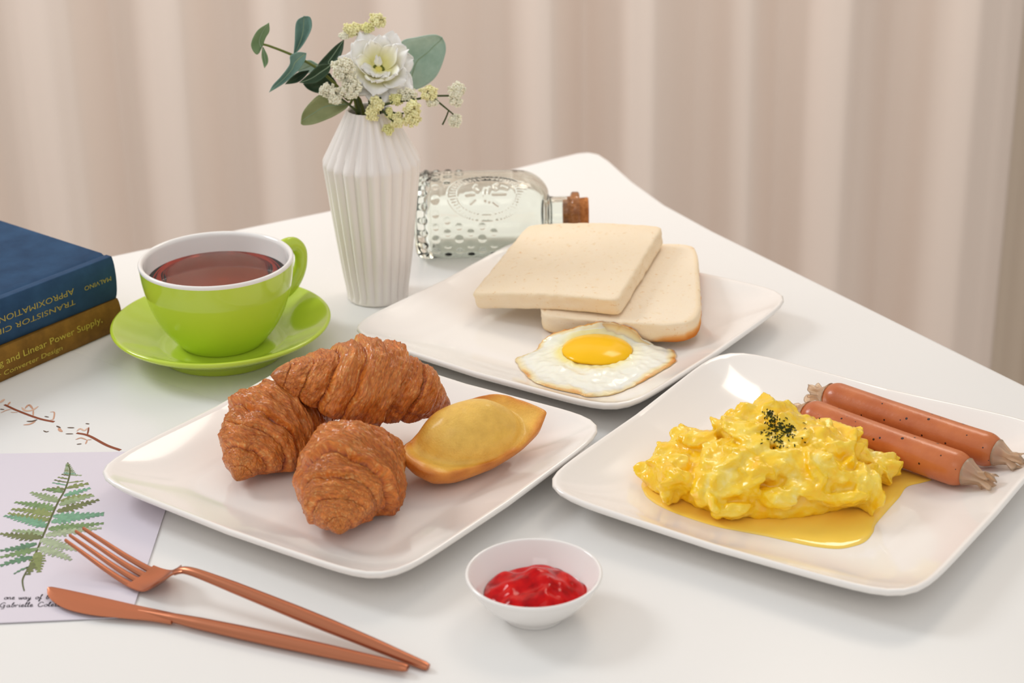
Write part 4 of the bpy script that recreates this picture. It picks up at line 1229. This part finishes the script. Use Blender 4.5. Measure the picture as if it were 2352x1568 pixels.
M_gold = mat('ochre_book_cloth', rough=0.7, spec=0.3)
L(M_gold, ramp(M_gold, noise_tex(M_gold, 55, 5, 0.65), [(0.3, srgb(106, 72, 20)), (0.7, srgb(146, 104, 36))]), bsdf(M_gold).inputs['Base Color'])
bump(M_gold, noise_tex(M_gold, 1200, 2), 0.3, 0.0004)
M_gilt = mat('dull_gilt', srgb(186, 164, 84), 0.5, 0.5, metal=0.3)
M_gilt2 = mat('yellow_gilt', srgb(206, 186, 74), 0.5, 0.5, metal=0.2)
book('book', 'ochre yellow hardback book at the bottom, lying on the table under the blue book', (-0.2790, 1.2500), R(53.2), 0.0, 0.0240, 0.16, 0.24, M_gold,
     [('Switching and Linear Power Supply,', -0.1385, -0.0185, 0.0128, 0.0046, False), ('Power Converter Design', -0.128, -0.0560, 0.0052, 0.0036, False)], M_gilt2)
book('book', 'dark blue hardback book lying on top of the ochre book', (-0.2800, 1.2500), R(51.4), 0.0240, 0.0320, 0.155, 0.23, M_blue,
     [('TRANSISTOR CIRCUIT', -0.1260, -0.0380, 0.0128, 0.0040, True), ('APPROXIMATIONS', -0.1060, -0.0380, 0.0210, 0.0042, True), ('MALVINO', -0.0290, -0.0050, 0.0190, 0.0032, True)], M_gilt)

# ------------------------------------------------------------------ printed cards
M_lilac = mat('lilac_card', srgb(222, 214, 224), 0.38, 0.4)
M_card = mat('white_photo_card', srgb(233, 231, 229), 0.22, 0.45)
M_print = mat('printed_ink', rough=0.5, spec=0.3)
L(M_print, attr(M_print), bsdf(M_print).inputs['Base Color'])
M_ink = mat('dark_ink', srgb(52, 48, 60), 0.6)
def card(name, label, c4, z0, th, mt):
    ctr = sum((Vector((q[0], q[1], 0)) for q in c4), Vector()) / 4
    r = thing(name, label, 'card', (ctr.x, ctr.y, z0))
    o = mesh('card_sheet', *prism([(q[0] - ctr.x, q[1] - ctr.y) for q in c4], 0, th), mt, r, smooth=False)
    return r, Vector((ctr.x, ctr.y, z0)), th
# photo card with a cotton twig, mostly under the plate
a_, b_ = P(480, 915), P(160, 805)
ed = (a_ - b_).normalized(); pe = Vector((-ed.y, ed.x, 0)) * -1
c1 = a_ + ed * 0.022; c0 = c1 - ed * 0.26
pe = Vector((ed.y, -ed.x, 0))
if pe.y > 0: pe = -pe
cr, co_, cth = card('postcard', 'white photo card printed with a dry cotton twig, under the lilac card', [c0, c0 + pe * 0.17, c1 + pe * 0.17, c1][::1], 0.0, 0.0004, M_card)
def flat_print(items, parent, org_, zz, name, mt=None, use_col=True):
    B = MB()
    for n_, (pts, width, colr) in enumerate(items):
        sp = spline(pts, max(6, 5 * len(pts)))
        w3 = [P(q[0], q[1], zz) - org_ + Vector((0, 0, 5e-6 * (n_ % 12))) for q in sp]
        vs = []
        m = len(w3)
        for i, q in enumerate(w3):
            t = (w3[min(i + 1, m - 1)] - w3[max(0, i - 1)]).normalized()
            s = Vector((-t.y, t.x, 0))
            k = width * (1 - 0.75 * abs(2 * i / (m - 1) - 1) ** 3) if not hasattr(width, '__len__') else width[0] + (width[1] - width[0]) * i / (m - 1)
            vs += [q + s * k, q - s * k]
        B.add((vs, [(2 * i, 2 * i + 1, 2 * i + 3, 2 * i + 2) for i in range(m - 1)]), colr)
    return B.build(name, mt or M_print, parent, None, False, use_col)
def Za(x, y): return (x / 3.92, 800 + y / 3.92)
br, tan, dk, pk = srgb(142, 74, 48), srgb(206, 158, 132), srgb(104, 84, 70), srgb(222, 184, 162)
it = [([Za(40, 505), Za(160, 560), Za(350, 630), Za(488, 660)], (.0009, .0011), br), ([Za(690, 760), Za(800, 785), Za(960, 870), Za(1085, 915)], (.0010, .0012), br),
      ([Za(70, 510), Za(92, 480)], .0007, tan), ([Za(95, 575), Za(160, 575)], .0004, tan), ([Za(5, 580), Za(60, 555), Za(100, 548)], .0005, tan), ([Za(0, 545), Za(40, 550)], .0006, dk),
      ([Za(0, 490), Za(40, 455)], .0011, pk), ([Za(195, 530), Za(230, 560), Za(290, 555), Za(345, 520)], .0010, pk), ([Za(225, 540), Za(262, 508), Za(300, 550)], .0008, tan), ([Za(300, 555), Za(298, 605)], .0005, tan),
      ([Za(240, 655), Za(290, 655), Za(335, 640)], .0009, dk), ([Za(210, 688), Za(270, 680), Za(320, 655)], .0008, tan), ([Za(400, 610), Za(440, 618)], .0006, dk), ([Za(452, 640), Za(480, 635), Za(488, 575), Za(450, 572)], .0005, tan),
      ([Za(390, 738), Za(415, 750), Za(440, 745)], .0006, dk), ([Za(508, 696), Za(545, 715)], .0007, dk), ([Za(530, 715), Za(540, 735), Za(560, 750)], .0011, tan), ([Za(605, 712), Za(670, 714)], .0007, dk), ([Za(590, 768), Za(660, 768)], .0006, dk),
      ([Za(690, 745), Za(720, 722), Za(760, 738), Za(792, 712)], .0007, pk), ([Za(770, 675), Za(805, 680)], .0006, dk), ([Za(785, 780), Za(794, 742), Za(800, 708)], .0005, br), ([Za(680, 820), Za(730, 805), Za(785, 825)], .0006, tan),
      ([Za(690, 862), Za(735, 858)], .0006, dk), ([Za(785, 825), Za(770, 860)], .0005, tan), ([Za(785, 822), Za(825, 820)], .0005, tan)]
tag(flat_print(it, cr, co_, co_.z + cth + 0.00012, 'printed_twig'), 'brown cotton twig print')

Q = [P(-60, 1046), P(425, 1038), P(300, 1420), P(-60, 1436)]
lr, lo, lth = card('postcard', 'lilac postcard printed with a green fern and handwriting, under the fork', Q[::-1], 0.0006, 0.0005, M_lilac)
zp = lo.z + lth
def Zf(x, y): return (x / 3.733, 1020 + y / 3.733)
rach = spline([Zf(580, 155), Zf(600, 240), Zf(560, 380), Zf(500, 490), Zf(440, 620), Zf(370, 780), Zf(320, 900), Zf(260, 1030), Zf(200, 1140), Zf(194, 1195), Zf(208, 1257)], 80)
def fern():
    rnd = random.Random(3)
    B = MB()
    zz = zp + 0.00012
    w3 = [P(q[0], q[1], zz + 0.00006) - lo for q in rach]
    vs = []
    for i, q in enumerate(w3):
        t = (w3[min(i + 1, 79)] - w3[max(0, i - 1)]).normalized(); s = Vector((-t.y, t.x, 0)); k = 0.00035 + 0.00025 * math.sin(math.pi * i / 79)
        vs += [q + s * k, q - s * k]
    B.add((vs, [(2 * i, 2 * i + 1, 2 * i + 3, 2 * i + 2) for i in range(79)]), srgb(92, 98, 58))
    pin = [((590, 262), (700, 266)), ((578, 330), (716, 313)), ((570, 375), (760, 335)), ((548, 440), (776, 374)), ((520, 485), (790, 430)), ((508, 520), (806, 438)), ((490, 578), (850, 474)), ((455, 615), (893, 590)), ((440, 665), (890, 604)),
           ((415, 725), (890, 677)), ((392, 780), (872, 718)), ((355, 812), (705, 914)), ((335, 885), (610, 993)), ((325, 925), (335, 1097)), ((285, 1015), (240, 1120)),
           ((592, 268), (528, 257)), ((582, 297), (495, 282)), ((575, 325), (465, 304)), ((568, 350), (448, 328)), ((556, 385), (362, 390)), ((550, 410), (395, 380)), ((505, 490), (262, 411)), ((470, 560), (128, 495)), ((445, 605), (98, 556)),
           ((428, 650), (70, 588)), ((402, 705), (36, 611)), ((375, 765), (108, 735)), ((360, 800), (0, 765)), ((315, 850), (0, 912)), ((318, 895), (0, 970)), ((282, 965), (0, 1042)), ((258, 1045), (118, 1112))]
    for i in range(7):
        y = 168 + i * 13
        pin += [((582 + i * 2, y + 8), (596 + i * 8 + 6, y + 6)), ((582 + i * 2, y + 8), (570 - i * 4, y - 2))]
    cols = [srgb(122, 148, 100), srgb(150, 166, 126), srgb(100, 136, 106), srgb(136, 146, 92), srgb(166, 178, 146), srgb(116, 122, 80), srgb(120, 164, 134)]
    for pi_, (bpt, tpt) in enumerate(pin):
        lift = Vector((0, 0, 6e-6 * (pi_ % 17)))
        b = P(*Zf(*bpt), zz) - lo + lift; t = P(*Zf(*tpt), zz) - lo + lift
        d = t - b; ln = d.length; d.normalize(); s = Vector((-d.y, d.x, 0))
        nt_ = max(3, int(ln / 0.0027))
        c0 = rnd.choice(cols)
        bow = rnd.uniform(-.05, .05) * ln
        wd = min(0.0062, 0.22 * ln + 0.0008) if ln > 0.012 else 0.0011
        core = []
        for q in range(9):
            x = q / 8
            m_ = b + d * (x * ln) + s * (bow * 4 * x * (1 - x)); h_ = 0.52 * wd * (1 - x) ** 0.75 * min(1, 0.4 + x * 2.5) + 0.00015
            core += [m_ + s * h_, m_ - s * h_]
        B.add(([q - Vector((0, 0, 2e-6)) for q in core], [(2 * i, 2 * i + 1, 2 * i + 3, 2 * i + 2) for i in range(8)]), c0)
        for sg in (1, -1):
            for q in range(nt_):
                x0_, x1_ = q / nt_, (q + 0.92) / nt_
                tip = (q + 1.05) / nt_
                taper = (1 - x0_) ** 0.75 * min(1, 0.45 + x0_ * 2.5)
                f = lambda x: b + d * (x * ln) + s * (bow * 4 * x * (1 - x))
                h = wd * taper + 0.0002
                j = rnd.uniform(.8, 1.1)
                va = f(x0_); vb = f(min(1, x1_)); vc = f(min(1.0, tip)) + s * (sg * h * j); vd = f(x0_ * .5 + x1_ * .5 + .1 / nt_) + s * (sg * h * 0.95 * j)
                k = rnd.uniform(0.82, 1.12)
                cc = tuple([min(1, v * k) for v in c0[:3]]) + (1,)
                fc_ = [(0, 1, 2, 3)] if sg > 0 else [(3, 2, 1, 0)]
                B.add(([va, vb, vc, vd], fc_), cc)
    # all prints face up
    o = B.build('printed_fern', M_print, lr, None, False, True)
    tag(o, 'green watercolour fern print')
fern()
G = {  # cursive strokes, x-height 1
 'o': (0.9, [[(0.5, 0.95), (0.15, 0.7), (0.15, 0.2), (0.45, 0), (0.75, 0.3), (0.7, 0.8), (0.5, 0.95), (0.9, 0.8)]]),
 'n': (1.0, [[(0.1, 0.9), (0.15, 0)], [(0.15, 0.6), (0.45, 0.95), (0.65, 0.8), (0.65, 0.1), (0.95, 0.15)]]),
 'e': (0.8, [[(0.1, 0.45), (0.5, 0.6), (0.55, 0.9), (0.3, 0.95), (0.12, 0.5), (0.3, 0.02), (0.8, 0.25)]]),
 'w': (1.2, [[(0.05, 0.9), (0.15, 0.2), (0.35, 0), (0.55, 0.8), (0.65, 0.1), (0.9, 0.1), (1.05, 0.9)]]),
 'a': (1.0, [[(0.65, 0.9), (0.2, 0.8), (0.12, 0.2), (0.4, 0), (0.65, 0.4), (0.68, 0.9), (0.68, 0.1), (0.98, 0.15)]]),
 'y': (1.0, [[(0.1, 0.9), (0.2, 0.2), (0.45, 0.1), (0.7, 0.9)], [(0.7, 0.9), (0.6, -0.5), (0.3, -0.9), (0.15, -0.6), (0.9, 0.15)]]),
 'f': (0.8, [[(0.1, 0.3), (0.6, 1.6), (0.7, 2.0), (0.45, 1.9), (0.35, 0.3), (0.3, -0.8), (0.15, -0.9), (0.25, -0.1), (0.75, 0.25)]]),
 'b': (0.9, [[(0.1, 0.5), (0.5, 1.7), (0.45, 2.0), (0.25, 1.5), (0.18, 0.2), (0.45, 0), (0.7, 0.4), (0.6, 0.85), (0.9, 0.8)]]),
 'G': (1.5, [[(1.2, 1.6), (0.8, 2.0), (0.3, 1.5), (0.15, 0.6), (0.5, 0), (1.0, 0.3), (1.1, 0.9), (0.7, 0.9)], [(1.1, 0.9), (1.0, -0.5), (0.5, -0.8)]]),
 'C': (1.4, [[(1.2, 1.5), (0.9, 2.0), (0.5, 1.8), (0.15, 0.9), (0.35, 0.1), (0.8, 0), (1.3, 0.5)]]),
 'r': (0.75, [[(0.1, 0.9), (0.15, 0)], [(0.15, 0.6), (0.4, 0.95), (0.65, 0.85)]]),
 'i': (0.5, [[(0.1, 0.5), (0.22, 0.9), (0.2, 0.1), (0.48, 0.2)], [(0.25, 1.3), (0.3, 1.4)]]),
 'l': (0.55, [[(0.05, 0.3), (0.4, 1.6), (0.35, 2.0), (0.18, 1.5), (0.2, 0.1), (0.52, 0.2)]]),
 't': (0.65, [[(0.3, 1.6), (0.22, 0.2), (0.35, 0), (0.62, 0.2)], [(0.0, 1.05), (0.6, 1.15)]]),
 ' ': (0.9, [])}
def writing(s, x0, x1, y0, y1, xh):
    tot = sum(G[ch][0] for ch in s)
    items, x = [], 0.0
    sc = (x1 - x0) / tot
    for ch in s:
        wd, st = G[ch]
        for q in st:
            pts = []
            for (gx, gy) in q:
                X = x0 + (x + gx) * sc + gy * xh * 0.28
                Y = y0 + (y1 - y0) * (x + gx) / tot - gy * xh
                pts.append((X, Y))
            items.append((pts, (.00020, .00028), srgb(52, 48, 60)))
        x += wd
    return items
wr = writing('one way of b', 8.5, 113, 1376, 1375, 5.2) + writing('Gabrielle Colette', -2, 146, 1394, 1391.5, 5.2)
tag(flat_print(wr, lr, lo, zp + 0.00012, 'handwriting'), 'dark cursive lettering')

# ------------------------------------------------------------------ fork and knife
def cutlery_frame(tip, end):
    tip, end = Vector(tip), Vector(end)
    d = Vector((end.x - tip.x, end.y - tip.y, 0)); ln = d.length
    return math.atan2(d.y, d.x), ln
def fork():
    tip = P(167, 1226, 0.018); end = P(983, 1526, 0.0035)
    an, ln = cutlery_frame(tip, end)
    r = thing('fork', 'rose copper dinner fork with four tines resting on the lilac card', 'fork', (tip.x, tip.y, 0.0), (0, 0, an))
    zc = [(0.0, 0.0185), (0.016, 0.0125), (0.030, 0.0073), (0.043, 0.0035), (0.053, 0.0022), (0.060, 0.0038), (0.067, 0.0100), (0.074, 0.0150), (0.082, 0.0168), (0.100, 0.0158), (0.140, 0.0120), (0.190, 0.0068), (ln, 0.0020)]
    zs = np.array(zc)
    zf = lambda u: float(np.interp(u, SU, SZ))
    sm = spline(zc, 300); SU, SZ = sm[:, 0], sm[:, 1]
    th = 0.0017
    def strip(us, lo_, hi_, dish=0.0006, n=8):
        vs = []
        for u in us:
            a, b = lo_(u), hi_(u)
            for sgn in (1, -1):
                for k in range(n + 1):
                    s = k / n if sgn > 0 else 1 - k / n
                    wv = a + (b - a) * s
                    edge = 1 - 0.5 * abs(2 * s - 1) ** 6
                    vs.append((u, wv, zf(u) + dish * (wv / 0.0115) ** 2 + sgn * th / 2 * edge))
        m = len(us); q = 2 * (n + 1)
        fs = grid_faces(m, q, True)
        fs.append(tuple(range(q - 1, -1, -1))); fs.append(tuple((m - 1) * q + j for j in range(q)))
        return vs, fs
    UR = 0.046
    hw = lambda u: 0.0098 + 0.0019 * min(1, u / UR)
    gap = 0.0019
    for k in range(4):
        def lo_(u, k=k):
            w_ = 2 * hw(u); pitch = w_ / 4; t = u / UR
            c_ = -hw(u) + pitch * (k + .5); half = (pitch - gap) / 2 * (0.45 + 0.55 * t ** 0.6) + 0.0001
            return c_ - half
        def hi_(u, k=k):
            w_ = 2 * hw(u); pitch = w_ / 4; t = u / UR
            c_ = -hw(u) + pitch * (k + .5); half = (pitch - gap) / 2 * (0.45 + 0.55 * t ** 0.6) + 0.0001
            return c_ + half
        mesh('tine', *strip(np.linspace(0.0 + (0.0012 if k in (0, 3) else 0), UR + 0.001, 26), lo_, hi_, 0.0004, 5), M_copper, r, None, True, None, 50)
    hu = [(0.046, 0.0117), (0.056, 0.0121), (0.063, 0.0116), (0.0675, 0.0098), (0.0705, 0.0062), (0.0735, 0.0036), (0.078, 0.0027)]
    hx = spline(hu, 40)
    us = hx[:, 0]
    hwid = lambda u: float(np.interp(u, hx[:, 0], hx[:, 1]))
    mesh('fork_head', *strip(us, lambda u: -hwid(u), hwid, 0.0012, 12), M_copper, r, None, True, None, 50)
    pth, rad = [], []
    for u in np.linspace(0.071, ln, 70):
        pth.append((u, 0, zf(u)))
        rad.append(float(np.interp(u, [0.071, 0.082, 0.11, 0.15, 0.17, 0.20, ln - 0.001, ln], [0.0021, 0.0027, 0.0036, 0.0042, 0.0042, 0.0036, 0.0026, 0.0021])))
    mesh('handle', *tube(pth, rad, 24, 0.8), M_copper, r, None, True, None, 50)
fork()
def knife():
    tip = P(107, 1358, 0.003); end = P(937, 1537, 0.003)
    an, ln = cutlery_frame(tip, end)
    r = thing('table_knife', 'rose copper table knife with serrated blade, nearest the front edge', 'knife', (tip.x, tip.y, 0.0011), (0, 0, an))
    # blade: +y is the back (straight), -y the cutting edge
    topw = [(0.0, 0.0020), (0.004, 0.0032), (0.03, 0.0036), (0.062, 0.0034), (0.080, 0.0030)]
    botw = [(0.0, 0.0008), (0.003, -0.0034), (0.008, -0.0072), (0.016, -0.0108), (0.026, -0.0124), (0.040, -0.0116), (0.055, -0.0085), (0.068, -0.0056), (0.080, -0.0040)]
    tw, bw = spline(topw, 80), spline(botw, 120)
    n = 12
    vs = []
    us = np.linspace(0, 0.080, 150)
    for i, u in enumerate(us):
        a = float(np.interp(u, bw[:, 0], bw[:, 1])); b = float(np.interp(u, tw[:, 0], tw[:, 1]))
        if 0.010 < u < 0.050: a += 0.00035 * (i % 2)
        for sgn in (1, -1):
            for k in range(n + 1):
                s = k / n if sgn > 0 else 1 - k / n
                y = a + (b - a) * s
                th = 0.0003 + 0.0011 * min(1, s * 2.0) * (1 - .5 * max(0, s - .85) / .15) + 0.0016 * max(0, (u - 0.05) / 0.03) ** 1.5
                vs.append((u, y, 0.0022 + 0.0008 * (1 - u / 0.08) + 0.05 * y + sgn * th / 2))
    q = 2 * (n + 1)
    fs = grid_faces(len(us), q, True); fs.append(tuple(range(q - 1, -1, -1))); fs.append(tuple((len(us) - 1) * q + j for j in range(q)))
    mesh('blade', vs, fs, M_copper, r, None, True, None, 45)
    pth, rad = [], []
    for u in np.linspace(0.056, ln, 70):
        pth.append((u, -0.0003, 0.0028))
        rad.append(float(np.interp(u, [0.056, 0.066, 0.080, 0.095, 0.12, 0.14, 0.17, 0.20, ln - .001, ln], [0.0004, 0.0016, 0.0031, 0.0039, 0.0044, 0.0045, 0.0042, 0.0034, 0.0026, 0.0020])))
    mesh('handle', *tube(pth, rad, 24, 0.75), M_copper, r, None, True, None, 50)
knife()
